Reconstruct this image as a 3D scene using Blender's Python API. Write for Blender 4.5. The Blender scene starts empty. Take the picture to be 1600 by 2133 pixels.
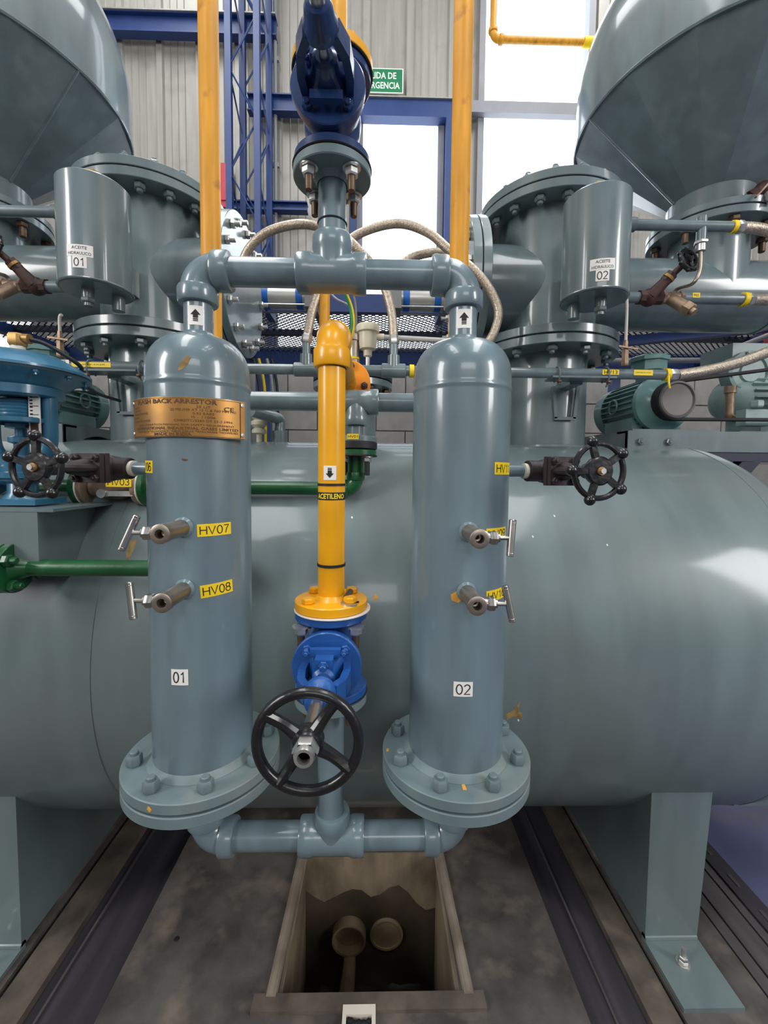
import bpy, math, random
from mathutils import Vector, Matrix
random.seed(7)
V = Vector
PI = math.pi
scene = bpy.context.scene
col = scene.collection

# ------------------------------------------------------------------ camera
FPX = 880.0
CAM = V((0.0, 0.0, 1.55))
YAW, PITCH, ROLL = math.radians(1.17), math.radians(3.2), math.radians(0.55)
PY0 = 1034.0                                   # image row of the optical axis (lens shift)
RC = (Matrix.Rotation(-YAW, 3, 'Z') @ Matrix.Rotation(PI / 2 - PITCH, 3, 'X') @ Matrix.Rotation(ROLL, 3, 'Z'))
cd = bpy.data.cameras.new('camera')
cd.sensor_fit = 'HORIZONTAL'; cd.sensor_width = 36.0
cd.lens = FPX / 1600.0 * 36.0
cd.shift_y = (PY0 - 1066.5) / 1600.0
cd.clip_start = 0.02; cd.clip_end = 200
cam = bpy.data.objects.new('camera', cd)
cam.matrix_world = Matrix.Translation(CAM) @ RC.to_4x4()
col.objects.link(cam); scene.camera = cam

# ------------------------------------------------------------------ world: overcast daylight outside the hall
w = bpy.data.worlds.new('overcast_sky'); scene.world = w; w.use_nodes = True
wn = w.node_tree.nodes['Background']
wn.inputs[0].default_value = (0.93, 0.97, 1.0, 1); wn.inputs[1].default_value = 3.4

def area(name, loc, target, sx, sy, power, colr=(1, 1, 1)):
    l = bpy.data.lights.new(name, 'AREA'); l.shape = 'RECTANGLE'; l.size = sx; l.size_y = sy
    l.energy = power; l.color = colr
    o = bpy.data.objects.new(name, l); o.location = loc
    o.rotation_euler = (V(target) - V(loc)).to_track_quat('-Z', 'Y').to_euler()
    col.objects.link(o); return o
# daylight through the roof skylights and the tall windows of the side and rear walls (outside the frame)
area('roof_skylight', (-2.0, 0.6, 7.7), (-2.0, 0.6, 0), 1.2, 7.0, 200, (0.97, 0.99, 1.0))
area('roof_skylight', (2.4, 0.6, 7.7), (2.4, 0.6, 0), 1.2, 7.0, 200, (0.97, 0.99, 1.0))
area('side_window_light', (5.55, -2.4, 4.0), (0.0, -2.4, 4.0), 1.5, 2.8, 210, (1.0, 0.99, 0.97))
area('side_window_light', (-4.95, -1.9, 4.0), (0.0, -1.9, 4.0), 1.5, 2.8, 190, (1.0, 0.99, 0.97))
area('rear_window_light', (0.6, -5.9, 4.6), (0.6, 0.0, 4.6), 4.0, 1.6, 85, (1.0, 0.99, 0.97))

vs = scene.view_settings
vs.view_transform = 'Standard'; vs.look = 'None'; vs.gamma = 1.0; vs.use_curve_mapping = False
vs.exposure = 0.35
scene.display_settings.display_device = 'sRGB'
scene.cycles.use_denoising = True
scene.cycles.max_bounces = 5; scene.cycles.diffuse_bounces = 3; scene.cycles.glossy_bounces = 3; scene.cycles.transparent_max_bounces = 6

def P(px, py, Y):
    """world point on the plane at depth Y that shows at pixel (px, py) of the 1600x2133 frame"""
    d = RC @ V(((px - 800) / FPX, -(py - PY0) / FPX, -1.0))
    return CAM + d * (Y / d.y)

def G(px, py, z=0.0):
    """point of the floor plane that shows at a pixel"""
    d = RC @ V(((px - 800) / FPX, -(py - PY0) / FPX, -1.0))
    return CAM + d * ((z - CAM.z) / d.z)

# ------------------------------------------------------------------ materials
def lin(h):
    h = h.lstrip('#'); out = []
    for i in (0, 2, 4):
        c = int(h[i:i + 2], 16) / 255
        out.append(c / 12.92 if c <= 0.04045 else ((c + 0.055) / 1.055) ** 2.4)
    return out
def mat(name, hexc, rough=0.4, metal=0.0, var=0.06, ns=6.0, bump=0.0, bs=60.0, coat=0.0, hex2=None, streak=None, thr=(0.35, 0.65), alt=None, det=2.5):
    m = bpy.data.materials.new(name); m.use_nodes = True
    nt = m.node_tree; nd = nt.nodes; lk = nt.links; b = nd['Principled BSDF']
    c = lin(hexc)
    c1 = lin(hex2) if hex2 else [x * (1 - var) for x in c]
    c2 = [min(1, x * (1 + var)) for x in c] if not hex2 else c
    tc = nd.new('ShaderNodeTexCoord'); mp = nd.new('ShaderNodeMapping')
    mp.inputs['Scale'].default_value = streak or (1, 1, 1)
    lk.new(tc.outputs['Object'], mp.inputs['Vector'])
    nz = nd.new('ShaderNodeTexNoise'); nz.inputs['Scale'].default_value = ns; nz.inputs['Detail'].default_value = det
    lk.new(mp.outputs[0], nz.inputs['Vector'])
    rp = nd.new('ShaderNodeValToRGB')
    rp.color_ramp.elements[0].position = thr[0]; rp.color_ramp.elements[1].position = thr[1]
    rp.color_ramp.elements[0].color = (*c1, 1); rp.color_ramp.elements[1].color = (*c2, 1)
    lk.new(nz.outputs['Fac'], rp.inputs['Fac'])
    src = rp.outputs['Color']
    if alt:                                   # a second, sparser blotch layer: (hex, scale, lo, hi)
        n2 = nd.new('ShaderNodeTexNoise'); n2.inputs['Scale'].default_value = alt[1]; n2.inputs['Detail'].default_value = det + 1
        lk.new(tc.outputs['Object'], n2.inputs['Vector'])
        r2 = nd.new('ShaderNodeValToRGB'); r2.color_ramp.elements[0].position = alt[2]; r2.color_ramp.elements[1].position = alt[3]
        lk.new(n2.outputs['Fac'], r2.inputs['Fac'])
        mx = nd.new('ShaderNodeMix'); mx.data_type = 'RGBA'
        lk.new(r2.outputs['Color'], mx.inputs['Factor']); lk.new(src, mx.inputs['A'])
        mx.inputs['B'].default_value = (*lin(alt[0]), 1); src = mx.outputs['Result']
    lk.new(src, b.inputs['Base Color'])
    rr = nd.new('ShaderNodeMapRange'); rr.inputs['To Min'].default_value = max(0.02, rough - 0.08); rr.inputs['To Max'].default_value = min(1, rough + 0.08)
    lk.new(nz.outputs['Fac'], rr.inputs['Value']); lk.new(rr.outputs[0], b.inputs['Roughness'])
    b.inputs['Metallic'].default_value = metal
    b.inputs['Coat Weight'].default_value = coat; b.inputs['Coat Roughness'].default_value = 0.10
    if bump:
        nb = nd.new('ShaderNodeTexNoise'); nb.inputs['Scale'].default_value = bs; nb.inputs['Detail'].default_value = 1 if det < 5 else 4
        lk.new(tc.outputs['Object'], nb.inputs['Vector'])
        bp = nd.new('ShaderNodeBump'); bp.inputs['Strength'].default_value = bump; bp.inputs['Distance'].default_value = 0.002
        lk.new(nb.outputs['Fac'], bp.inputs['Height']); lk.new(bp.outputs[0], b.inputs['Normal'])
    return m
M = {}
M['paint'] = mat('grey_blue_gloss_paint', '#687b83', 0.34, var=0.13, ns=5, bump=0.2, bs=16, coat=0.6, streak=(3, 3, 0.6), alt=('#5f6e72', 3.0, 0.5, 0.75))
M['vessel'] = mat('neutral_grey_gloss_paint', '#667679', 0.34, var=0.13, ns=5, bump=0.2, bs=16, coat=0.6, streak=(3, 3, 0.6), alt=('#5f6a6b', 3.0, 0.5, 0.75))
M['tank'] = mat('grey_blue_tank_paint', '#687778', 0.40, var=0.10, ns=3, bump=0.10, bs=12, coat=0.4, streak=(4, 1.5, 0.7), alt=('#6f7876', 2.2, 0.52, 0.78))
M['flange'] = mat('dusty_grey_blue_paint', '#697a7d', 0.5, var=0.10, ns=14, bump=0.15, bs=60, alt=('#858880', 9, 0.52, 0.85))
M['yellow'] = mat('yellow_gloss_paint', '#e6a206', 0.33, var=0.10, ns=7, bump=0.12, bs=30, coat=0.25)
M['amber'] = mat('aged_amber_paint', '#d2921a', 0.45, var=0.16, ns=6, bump=0.1, bs=30, streak=(5, 5, 0.7), alt=('#9c5f1a', 14, 0.62, 0.8))
M['orange'] = mat('orange_paint', '#e08a12', 0.45, var=0.1)
M['blue'] = mat('blue_valve_paint', '#1c4f93', 0.38, var=0.14, ns=10, bump=0.25, bs=70, coat=0.2, alt=('#5b7fae', 16, 0.66, 0.85))
M['navy'] = mat('navy_valve_paint', '#213a68', 0.3, var=0.15, ns=8, bump=0.2, bs=60, coat=0.35)
M['steelblue'] = mat('blue_structural_paint', '#213c74', 0.45, var=0.1)
M['green'] = mat('dark_green_paint', '#14502a', 0.35, var=0.15, ns=9, bump=0.2, bs=60, coat=0.2, alt=('#4d7d55', 18, 0.68, 0.85))
M['teal'] = mat('teal_blue_enamel', '#336c8a', 0.33, var=0.14, ns=9, bump=0.2, bs=60, coat=0.3)
M['motor'] = mat('grey_green_enamel', '#66908c', 0.38, var=0.10, ns=10, bump=0.15, bs=50, coat=0.2)
M['pump'] = mat('light_grey_green_enamel', '#8fa6a3', 0.42, var=0.12, ns=10)
M['black'] = mat('black_gloss_enamel', '#121215', 0.32, var=0.2, ns=12, bump=0.35, bs=90, coat=0.3)
M['iron'] = mat('dark_brown_cast_iron', '#33282a', 0.5, var=0.25, ns=14, bump=0.4, bs=90)
M['rustbrown'] = mat('dark_rust_brass', '#452a24', 0.5, var=0.3, ns=20, bump=0.3, bs=80)
M['rubber'] = mat('black_rubber', '#17181b', 0.6, var=0.1)
M['belt'] = mat('dark_belt_rubber', '#1c1c1e', 0.7, var=0.1)
M['steel'] = mat('brushed_steel', '#b4b2ad', 0.3, metal=1.0, var=0.1, ns=20)
M['zinc'] = mat('zinc_plated_steel', '#c9c9c6', 0.35, metal=0.9, var=0.12, ns=30)
M['oldsteel'] = mat('brown_stained_steel', '#6d5b4a', 0.45, metal=0.7, var=0.25, ns=30)
M['dullsteel'] = mat('satin_stainless_body', '#a89d90', 0.42, metal=1.0, var=0.12, ns=25)
M['brass'] = mat('brass', '#a88450', 0.42, metal=0.7, var=0.15, ns=25)
M['bronze'] = mat('worn_bronze_casting', '#9b8570', 0.5, metal=0.6, var=0.25, ns=30, bump=0.3, bs=90)
M['plate'] = mat('engraved_brass_plate', '#a87c45', 0.42, metal=0.85, var=0.12, ns=8, alt=('#8a6a44', 12, 0.5, 0.8))
M['platetext'] = mat('engraved_dark_lettering', '#5a3a1e', 0.6, var=0.1)
M['braid'] = mat('braided_steel_hose', '#b3a797', 0.45, metal=0.7, var=0.25, ns=160, bump=0.6, bs=240)
M['white'] = mat('white_sticker', '#e9e6e0', 0.5, var=0.03)
M['ystick'] = mat('yellow_sticker', '#f2cf12', 0.5, var=0.03)
M['ink'] = mat('black_ink', '#141414', 0.6, var=0.05)
M['yink'] = mat('yellow_ink', '#f4d41c', 0.6, var=0.03)
M['tape'] = mat('white_thread_tape', '#e6dfd0', 0.7, var=0.06)
M['chip'] = mat('bare_rust_chip', '#93794a', 0.7, var=0.3, ns=60)
M['primer'] = mat('orange_primer_chip', '#d59a3c', 0.6, var=0.15, ns=60)
M['dust'] = mat('dry_dust', '#9d968a', 0.9, var=0.2, ns=60)
M['beige'] = mat('beige_enamel', '#d8d0b8', 0.4, var=0.06)
M['silver'] = mat('anodised_aluminium', '#c4c4c0', 0.35, metal=0.6, var=0.05)
M['bandblue'] = mat('blue_film_band', '#1f63b8', 0.4, var=0.05)
M['cap'] = mat('grey_metal_end_cap', '#7d7d80', 0.45, metal=0.4, var=0.1)
M['cable'] = mat('grey_cable', '#a9a9a6', 0.5, var=0.05)
M['cablegreen'] = mat('green_yellow_earth_wire', '#2f8a4a', 0.5, var=0.1)
M['bcable'] = mat('black_cable', '#26262a', 0.5, var=0.05)
M['sheet'] = mat('galvanised_wall_sheet', '#a3a098', 0.45, metal=0.15, var=0.08, ns=3, streak=(6, 6, 0.5), alt=('#8b867d', 5, 0.55, 0.85))
M['mesh'] = mat('galvanised_expanded_metal', '#565a61', 0.55, metal=0.3, var=0.1)
M['block'] = mat('grey_cement_block', '#97948f', 0.85, var=0.10, ns=5, bump=0.3, bs=60, alt=('#7f7b75', 4, 0.5, 0.8))
M['mortar'] = mat('mortar', '#7a7772', 0.9, var=0.1)
M['frame'] = mat('grey_window_frame', '#8d8f95', 0.5, var=0.06)
M['signgreen'] = mat('green_sign_face', '#157a4e', 0.45, var=0.03)
M['signwhite'] = mat('white_sign_print', '#e8ece6', 0.5, var=0.02)
M['concrete'] = mat('dark_stained_concrete', '#5a5552', 0.72, ns=7, bump=0.8, bs=45, hex2='#3d3937', alt=('#746a5f', 7.5, 0.52, 0.72), det=9)
M['tan'] = mat('tan_screed', '#635a50', 0.85, ns=9, bump=0.6, bs=70, hex2='#463f39', alt=('#7a6c5e', 7, 0.5, 0.8), det=8)
M['channel'] = mat('dark_steel_channel', '#37343a', 0.6, ns=6, var=0.2, bump=0.3, bs=60, streak=(4, 0.4, 1))
M['channelb'] = mat('dark_grey_channel_face', '#4b4749', 0.65, ns=6, var=0.2, bump=0.4, bs=60, streak=(4, 0.5, 1))
M['bluefloor'] = mat('blue_painted_floor', '#55587a', 0.6, ns=4, var=0.12, bump=0.3, bs=60, alt=('#615c60', 3, 0.55, 0.75))
M['pitwall'] = mat('stained_cement_render', '#8b7c66', 0.9, ns=5, bump=0.7, bs=40, hex2='#6f6250', streak=(3, 1, 1), alt=('#4d4234', 3.2, 0.5, 0.72), det=7)
M['pitrim'] = mat('light_cement_nosing', '#94887a', 0.85, ns=10, bump=0.6, bs=60, hex2='#7a6e60')
M['sludge'] = mat('dark_wet_sludge', '#2e2622', 0.45, ns=6, var=0.3, bump=0.8, bs=18)
M['pvc'] = mat('dirty_cream_plastic', '#a59273', 0.6, ns=12, var=0.2)
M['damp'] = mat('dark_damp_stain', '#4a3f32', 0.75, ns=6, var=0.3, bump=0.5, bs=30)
M['hall'] = mat('grey_hall_sheeting', '#77777a', 0.6, var=0.06, ns=1.0)
M['roof'] = mat('pale_roof_sheeting', '#9c9fa1', 0.6, var=0.06, ns=1.0)
M['red'] = mat('red_paint', '#c23a48', 0.4, var=0.06)
M['pulley'] = mat('machined_pulley_face', '#6e6a68', 0.5, metal=0.4, var=0.12)
M['dark'] = mat('dark_blue_black_steel', '#20283a', 0.5, var=0.15)
def glass_mat():
    m = bpy.data.materials.new('window_glass'); m.use_nodes = True
    nt = m.node_tree; nt.nodes.clear()
    o = nt.nodes.new('ShaderNodeOutputMaterial'); mx = nt.nodes.new('ShaderNodeMixShader')
    t = nt.nodes.new('ShaderNodeBsdfTransparent'); g = nt.nodes.new('ShaderNodeBsdfGlossy')
    g.inputs['Roughness'].default_value = 0.05; t.inputs[0].default_value = (0.96, 0.98, 1, 1)
    mx.inputs[0].default_value = 0.06
    nt.links.new(t.outputs[0], mx.inputs[1]); nt.links.new(g.outputs[0], mx.inputs[2]); nt.links.new(mx.outputs[0], o.inputs[0])
    return m
M['glass'] = glass_mat()

# ------------------------------------------------------------------ mesh helpers
def basis(axis):
    a = V(axis).normalized()
    t = V((0, 0, 1)) if abs(a.z) < 0.9 else V((1, 0, 0))
    if abs(a.z) >= 0.9:
        x = V((1, 0, 0)) - a * a.x; x.normalize()
    else:
        x = t.cross(a).normalized()
    return x, a.cross(x).normalized(), a

class MB:
    def __init__(self): self.v = []; self.f = []
    def add(self, vs, fs):
        n = len(self.v); self.v += [V(p) for p in vs]; self.f += [tuple(i + n for i in f) for f in fs]; return self
    def lathe(self, prof, o=(0, 0, 0), axis=(0, 0, 1), seg=32, a0=0.0, a1=2 * PI):
        """prof: list of (radius, height along axis)"""
        x, y, a = basis(axis); o = V(o); vs = []; fs = []; full = abs(a1 - a0 - 2 * PI) < 1e-6
        n = seg if full else seg + 1; rows = []
        for r, h in prof:
            if r < 1e-7:
                rows.append([len(vs)]); vs.append(o + a * h)
            else:
                row = []
                for i in range(n):
                    t = a0 + (a1 - a0) * i / seg
                    row.append(len(vs)); vs.append(o + a * h + (x * math.cos(t) + y * math.sin(t)) * r)
                rows.append(row)
        for A, B in zip(rows[:-1], rows[1:]):
            for i in range(seg):
                j = (i + 1) % n
                if len(A) == 1 and len(B) == 1: continue
                if len(A) == 1: fs.append((A[0], B[j], B[i]))
                elif len(B) == 1: fs.append((A[i], A[j], B[0]))
                else: fs.append((A[i], A[j], B[j], B[i]))
        return self.add(vs, fs)
    def cyl(self, p0, p1, r, r1=None, seg=24, bevel=0.0):
        p0 = V(p0); p1 = V(p1); h = (p1 - p0).length; r1 = r if r1 is None else r1
        if bevel:
            pr = [(0, 0), (r - bevel, 0), (r, bevel), (r1, h - bevel), (r1 - bevel, h), (0, h)]
        else: pr = [(0, 0), (r, 0), (r1, h), (0, h)]
        return self.lathe(pr, p0, p1 - p0, seg)
    def ring(self, o, axis, ri, ro, h, seg=32, bevel=0.0):
        b = bevel
        return self.lathe([(ri, 0), (ro - b, 0), (ro, b), (ro, h - b), (ro - b, h), (ri, h), (ri, 0)], o, axis, seg)
    def box(self, c, s, rot=None, bev=0.0):
        c = V(c); hx, hy, hz = s[0] / 2, s[1] / 2, s[2] / 2
        vs = [V((a, b, d)) for a in (-hx, hx) for b in (-hy, hy) for d in (-hz, hz)]
        if rot is not None: vs = [rot @ p for p in vs]
        return self.add([p + c for p in vs], [(0, 1, 3, 2), (4, 6, 7, 5), (0, 4, 5, 1), (2, 3, 7, 6), (0, 2, 6, 4), (1, 5, 7, 3)])
    def bar(self, p0, p1, wd, ht, up=(0, 0, 1)):
        p0 = V(p0); p1 = V(p1); d = (p1 - p0); L = d.length; d.normalize()
        u = V(up)
        if abs(d.dot(u)) > 0.98: u = V((0, 1, 0))
        x = d.cross(u).normalized(); z = x.cross(d).normalized()
        R = Matrix((x, d, z)).transposed()
        return self.box((p0 + p1) / 2, (wd, L, ht), R)
    def tube(self, pts, r, seg=12, closed=False, smooth=0, caps=True, radii=None):
        pts = [V(p) for p in pts]
        if smooth: pts = catmull(pts, smooth, closed)
        n = len(pts); vs = []; fs = []
        def tan(i):
            if closed: return (pts[(i + 1) % n] - pts[(i - 1) % n]).normalized()
            return (pts[min(i + 1, n - 1)] - pts[max(i - 1, 0)]).normalized()
        t0 = tan(0); x, y, _ = basis(t0)
        for i in range(n):
            t = tan(i); x = (x - t * x.dot(t)).normalized(); y = t.cross(x).normalized()
            rr = radii[i] if radii else r
            for k in range(seg):
                a = 2 * PI * k / seg; vs.append(pts[i] + (x * math.cos(a) + y * math.sin(a)) * rr)
        for i in range(n if closed else n - 1):
            j = (i + 1) % n
            for k in range(seg):
                l = (k + 1) % seg
                fs.append((i * seg + k, i * seg + l, j * seg + l, j * seg + k))
        if not closed and caps:
            fs.append(tuple(range(seg - 1, -1, -1))); fs.append(tuple((n - 1) * seg + k for k in range(seg)))
        return self.add(vs, fs)
    def torus(self, o, axis, R, r, seg=36, ms=10):
        x, y, a = basis(axis); o = V(o)
        return self.tube([o + (x * math.cos(2 * PI * i / seg) + y * math.sin(2 * PI * i / seg)) * R for i in range(seg)], r, ms, closed=True)
    def sphere(self, o, r, seg=14, rings=8, sc=(1, 1, 1)):
        o = V(o); prof = [(r * math.sin(PI * i / rings) , -r * math.cos(PI * i / rings)) for i in range(rings + 1)]
        prof[0] = (0, -r); prof[-1] = (0, r)
        m = MB(); m.lathe(prof, (0, 0, 0), (0, 0, 1), seg)
        return self.add([V((p.x * sc[0], p.y * sc[1], p.z * sc[2])) + o for p in m.v], m.f)
    def hexa(self, p0, p1, r, chamf=0.15):
        h = (V(p1) - V(p0)).length
        return self.lathe([(0, 0), (r * (1 - chamf), 0), (r, h * 0.2), (r, h * 0.8), (r * (1 - chamf), h), (0, h)], p0, V(p1) - V(p0), 6)
    def prism(self, poly, o, ux, uy, depth):
        """extrude polygon (list of (u,v)) in plane o,ux,uy along ux x uy by depth"""
        ux = V(ux); uy = V(uy); n = ux.cross(uy).normalized() * depth; o = V(o); k = len(poly)
        a = [o + ux * p[0] + uy * p[1] for p in poly]; b = [p + n for p in a]
        fs = [tuple(range(k - 1, -1, -1)), tuple(range(k, 2 * k))] + [(i, (i + 1) % k, k + (i + 1) % k, k + i) for i in range(k)]
        return self.add(a + b, fs)
    def mesh(self, name, m=None, ang=35, off=V((0, 0, 0)), flat=False):
        me = bpy.data.meshes.new(name)
        me.from_pydata([tuple(p - off) for p in self.v], [], self.f)
        me.validate(); me.update()
        import bmesh
        bm = bmesh.new(); bm.from_mesh(me); bmesh.ops.recalc_face_normals(bm, faces=bm.faces); bm.to_mesh(me); bm.free()
        if not flat:
            me.polygons.foreach_set('use_smooth', [True] * len(me.polygons))
            me.set_sharp_from_angle(angle=math.radians(ang))
        if m is not None: me.materials.append(m)
        return me
    def build(self, name, m, parent=None, ang=35, flat=False, label=None):
        off = wloc(parent) if parent is not None else V((0, 0, 0))
        o = bpy.data.objects.new(name, self.mesh(name, m, ang, off, flat)); col.objects.link(o)
        if parent is not None: o.parent = parent
        if label: o['label'] = label
        return o

def catmull(pts, k, closed=False):
    out = []; n = len(pts); rng = n if closed else n - 1
    for i in range(rng):
        g = (lambda q: pts[q % n]) if closed else (lambda q: pts[max(0, min(n - 1, q))])
        p0, p1, p2, p3 = g(i - 1), g(i), g(i + 1), g(i + 2)
        for s in range(k):
            t = s / k
            out.append(0.5 * ((2 * p1) + (p2 - p0) * t + (2 * p0 - 5 * p1 + 4 * p2 - p3) * t * t + (3 * p1 - p0 - 3 * p2 + p3) * t ** 3))
    if not closed: out.append(pts[-1])
    return out
def wloc(o):
    p = V((0, 0, 0))
    while o is not None: p = p + V(o.location); o = o.parent
    return p
def tag(o, label, cat=None, group=None, kind=None):
    o['label'] = label
    if cat: o['category'] = cat
    if group: o['group'] = group
    if kind: o['kind'] = kind
    return o
def thing(name, label, cat, loc=(0, 0, 0), group=None, kind=None):
    o = bpy.data.objects.new(name, None); o.empty_display_size = 0.05
    o.location = loc; col.objects.link(o)
    return tag(o, label, cat, group, kind)
def struct(name, label=None):
    o = bpy.data.objects.new(name, None); o.empty_display_size = 0.05; col.objects.link(o)
    o['kind'] = 'structure'
    if label: o['label'] = label
    return o
def inst(name, me, parent, loc, axis=(0, 0, 1), spin=0.0):
    o = bpy.data.objects.new(name, me); col.objects.link(o)
    o.parent = parent; o.location = V(loc) - wloc(parent)
    x, y, a = basis(axis)
    o.rotation_euler = (Matrix((x, y, a)).transposed() @ Matrix.Rotation(spin, 3, 'Z')).to_euler()
    return o
def copy_tree(o, parent=None):
    c = o.copy(); col.objects.link(c)
    if parent is not None: c.parent = parent
    for ch in list(o.children): copy_tree(ch, c)
    return c
_bm = {}
def bolt_mesh(af, nh, sr, sh, m, key=None, washer=0.0):
    """hex nut/head af radius, nut height nh, stud radius sr protruding sh beyond the nut, along +Z from 0"""
    k = (af, nh, sr, sh, m, washer)
    if k not in _bm:
        b = MB()
        if washer: b.cyl((0, 0, 0), (0, 0, 0.0025), washer, seg=18)
        b.hexa((0, 0, 0), (0, 0, nh), af)
        if sh > 0: b.cyl((0, 0, nh * 0.9), (0, 0, nh + sh), sr, seg=10, bevel=sr * 0.2)
        _bm[k] = b.mesh('hex_bolt', M[m], 30)
    return _bm[k]
def bolt_circle(parent, o, axis, R, n, me, a0=0.0, name='bolt', only=None):
    x, y, a = basis(axis); o = V(o)
    for i in range(n):
        if only is not None and i not in only: continue
        t = a0 + 2 * PI * i / n
        inst(name, me, parent, o + (x * math.cos(t) + y * math.sin(t)) * R, axis, random.random())
def text_mesh(txt, size, spacing=1.0, bold=0.0):
    """list of (verts2d, faces) of the text, centred on its own bounding box; size = cap height"""
    cu = bpy.data.curves.new('lettering', 'FONT'); cu.body = txt; cu.size = 1.0; cu.space_character = spacing
    cu.resolution_u = 2; cu.offset = bold
    o = bpy.data.objects.new('lettering_tmp', cu); col.objects.link(o)
    bpy.context.view_layer.update()
    me = bpy.data.meshes.new_from_object(o.evaluated_get(bpy.context.evaluated_depsgraph_get()))
    vs = [(v.co.x, v.co.y) for v in me.vertices]; fs = [tuple(p.vertices) for p in me.polygons]
    bpy.data.objects.remove(o); bpy.data.curves.remove(cu); bpy.data.meshes.remove(me)
    x0 = min(p[0] for p in vs); x1 = max(p[0] for p in vs); y0 = min(p[1] for p in vs); y1 = max(p[1] for p in vs)
    s = size / (y1 - y0)
    return [((p[0] - (x0 + x1) / 2) * s, (p[1] - (y0 + y1) / 2) * s) for p in vs], fs, (x1 - x0) * s
def _arc(cx, cy, rx, ry, a0, a1, n=14):
    return [(cx + rx * math.cos(math.radians(a0 + (a1 - a0) * i / n)), cy + ry * math.sin(math.radians(a0 + (a1 - a0) * i / n))) for i in range(n + 1)]
GLYPH = {'H': (0.60, [[(0, 0), (0, 1)], [(0.6, 0), (0.6, 1)], [(0, 0.52), (0.6, 0.52)]]), 'V': (0.66, [[(0, 1), (0.33, 0), (0.66, 1)]]),
    'F': (0.5, [[(0, 0), (0, 1), (0.5, 1)], [(0, 0.52), (0.42, 0.52)]]),
    '0': (0.5, [_arc(0.25, 0.5, 0.25, 0.5, 0, 360, 28)]), '1': (0.5, [[(0.08, 0.78), (0.2, 0.86), (0.3, 1), (0.3, 0)]]),
    '2': (0.5, [_arc(0.25, 0.73, 0.24, 0.27, 165, -25, 14) + [(0.3, 0.38), (0.02, 0.0), (0.5, 0.0)]]),
    '3': (0.5, [_arc(0.24, 0.76, 0.22, 0.24, 160, -80, 12) + _arc(0.24, 0.27, 0.25, 0.27, 85, -160, 14)]),
    '6': (0.5, [_arc(0.25, 0.3, 0.24, 0.3, 0, 360, 22), [(0.01, 0.33), (0.02, 0.6), (0.09, 0.86), (0.25, 1.0), (0.38, 0.98), (0.47, 0.83)]]),
    '7': (0.5, [[(0, 1), (0.5, 1), (0.28, 0.55), (0.17, 0.0)]]),
    '8': (0.5, [_arc(0.25, 0.76, 0.21, 0.24, 0, 360, 20), _arc(0.25, 0.27, 0.25, 0.27, 0, 360, 20)]),
    '9': (0.5, [_arc(0.25, 0.7, 0.24, 0.3, 0, 360, 22), [(0.49, 0.67), (0.48, 0.4), (0.41, 0.14), (0.25, 0.0), (0.12, 0.02), (0.03, 0.17)]])}
class Text2D:
    def __init__(self): self.v = []; self.f = []
    def strokes(self, txt, h, width, th=0.075, cx=0.0, cy=0.0):
        gap = 0.17; adv = [GLYPH[c][0] for c in txt]; tot = sum(adv) + gap * (len(txt) - 1); k = (width - th * h) / tot; x = -tot / 2
        hh = h * (1 - th)
        for c, a in zip(txt, adv):
            for pl in GLYPH[c][1]:
                pts = [((x + p[0]) * k + cx, (p[1] - 0.5) * hh + cy) for p in pl]
                w_ = th * h / 2; L = []; Rr = []
                closed = (Vector(pts[0]) - Vector(pts[-1])).length < 1e-6; n = len(pts)
                for i in range(n):
                    a0 = Vector(pts[i]) - Vector(pts[i - 1 if i else (n - 2 if closed else 0)]); a1 = Vector(pts[i + 1 if i < n - 1 else (1 if closed else n - 1)]) - Vector(pts[i])
                    d0 = a0.normalized() if a0.length > 1e-9 else a1.normalized(); d1 = a1.normalized() if a1.length > 1e-9 else d0
                    t = (d0 + d1); t = t.normalized() if t.length > 0.2 else d1
                    m = min(1.6, 1 / max(0.35, t.dot(d1))); nrm = Vector((-t.y, t.x)) * w_ * m
                    L.append((pts[i][0] + nrm.x, pts[i][1] + nrm.y)); Rr.append((pts[i][0] - nrm.x, pts[i][1] - nrm.y))
                b = len(self.v); self.v += L + Rr
                for i in range(n - 1): self.f.append((b + n + i, b + n + i + 1, b + i + 1, b + i))
            x += a + gap
        return self
    def put(self, txt, cx, cy, h, width=None, align='c', bold=0.0):
        vs, fs, wd = text_mesh(txt, h, bold=bold); k = 1.0
        if width: k = width / wd; wd = width
        dx = cx if align == 'c' else (cx + wd / 2 if align == 'l' else cx - wd / 2)
        n = len(self.v); self.v += [(p[0] * k + dx, p[1] + cy) for p in vs]; self.f += [tuple(i + n for i in f) for f in fs]; return self
    def poly(self, pts):
        n = len(self.v); self.v += list(pts); self.f.append(tuple(range(n, n + len(pts)))); return self
def cyl_map(cx, cy, R, ang, z, roll=0.0):
    """maps sticker (u right, v up, off) to a vertical cylinder; ang measured from -Y towards +X"""
    cr, sr = math.cos(roll), math.sin(roll)
    def f(u, v, off):
        u, v = u * cr - v * sr, u * sr + v * cr
        a = ang + u / R
        return V((cx + math.sin(a) * (R + off), cy - math.cos(a) * (R + off), z + v))
    return f
def flat_map(o, ux, uy):
    o = V(o); ux = V(ux).normalized(); uy = V(uy).normalized(); n = ux.cross(uy)
    return lambda u, v, off: o + ux * u + uy * v + n * off
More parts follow.
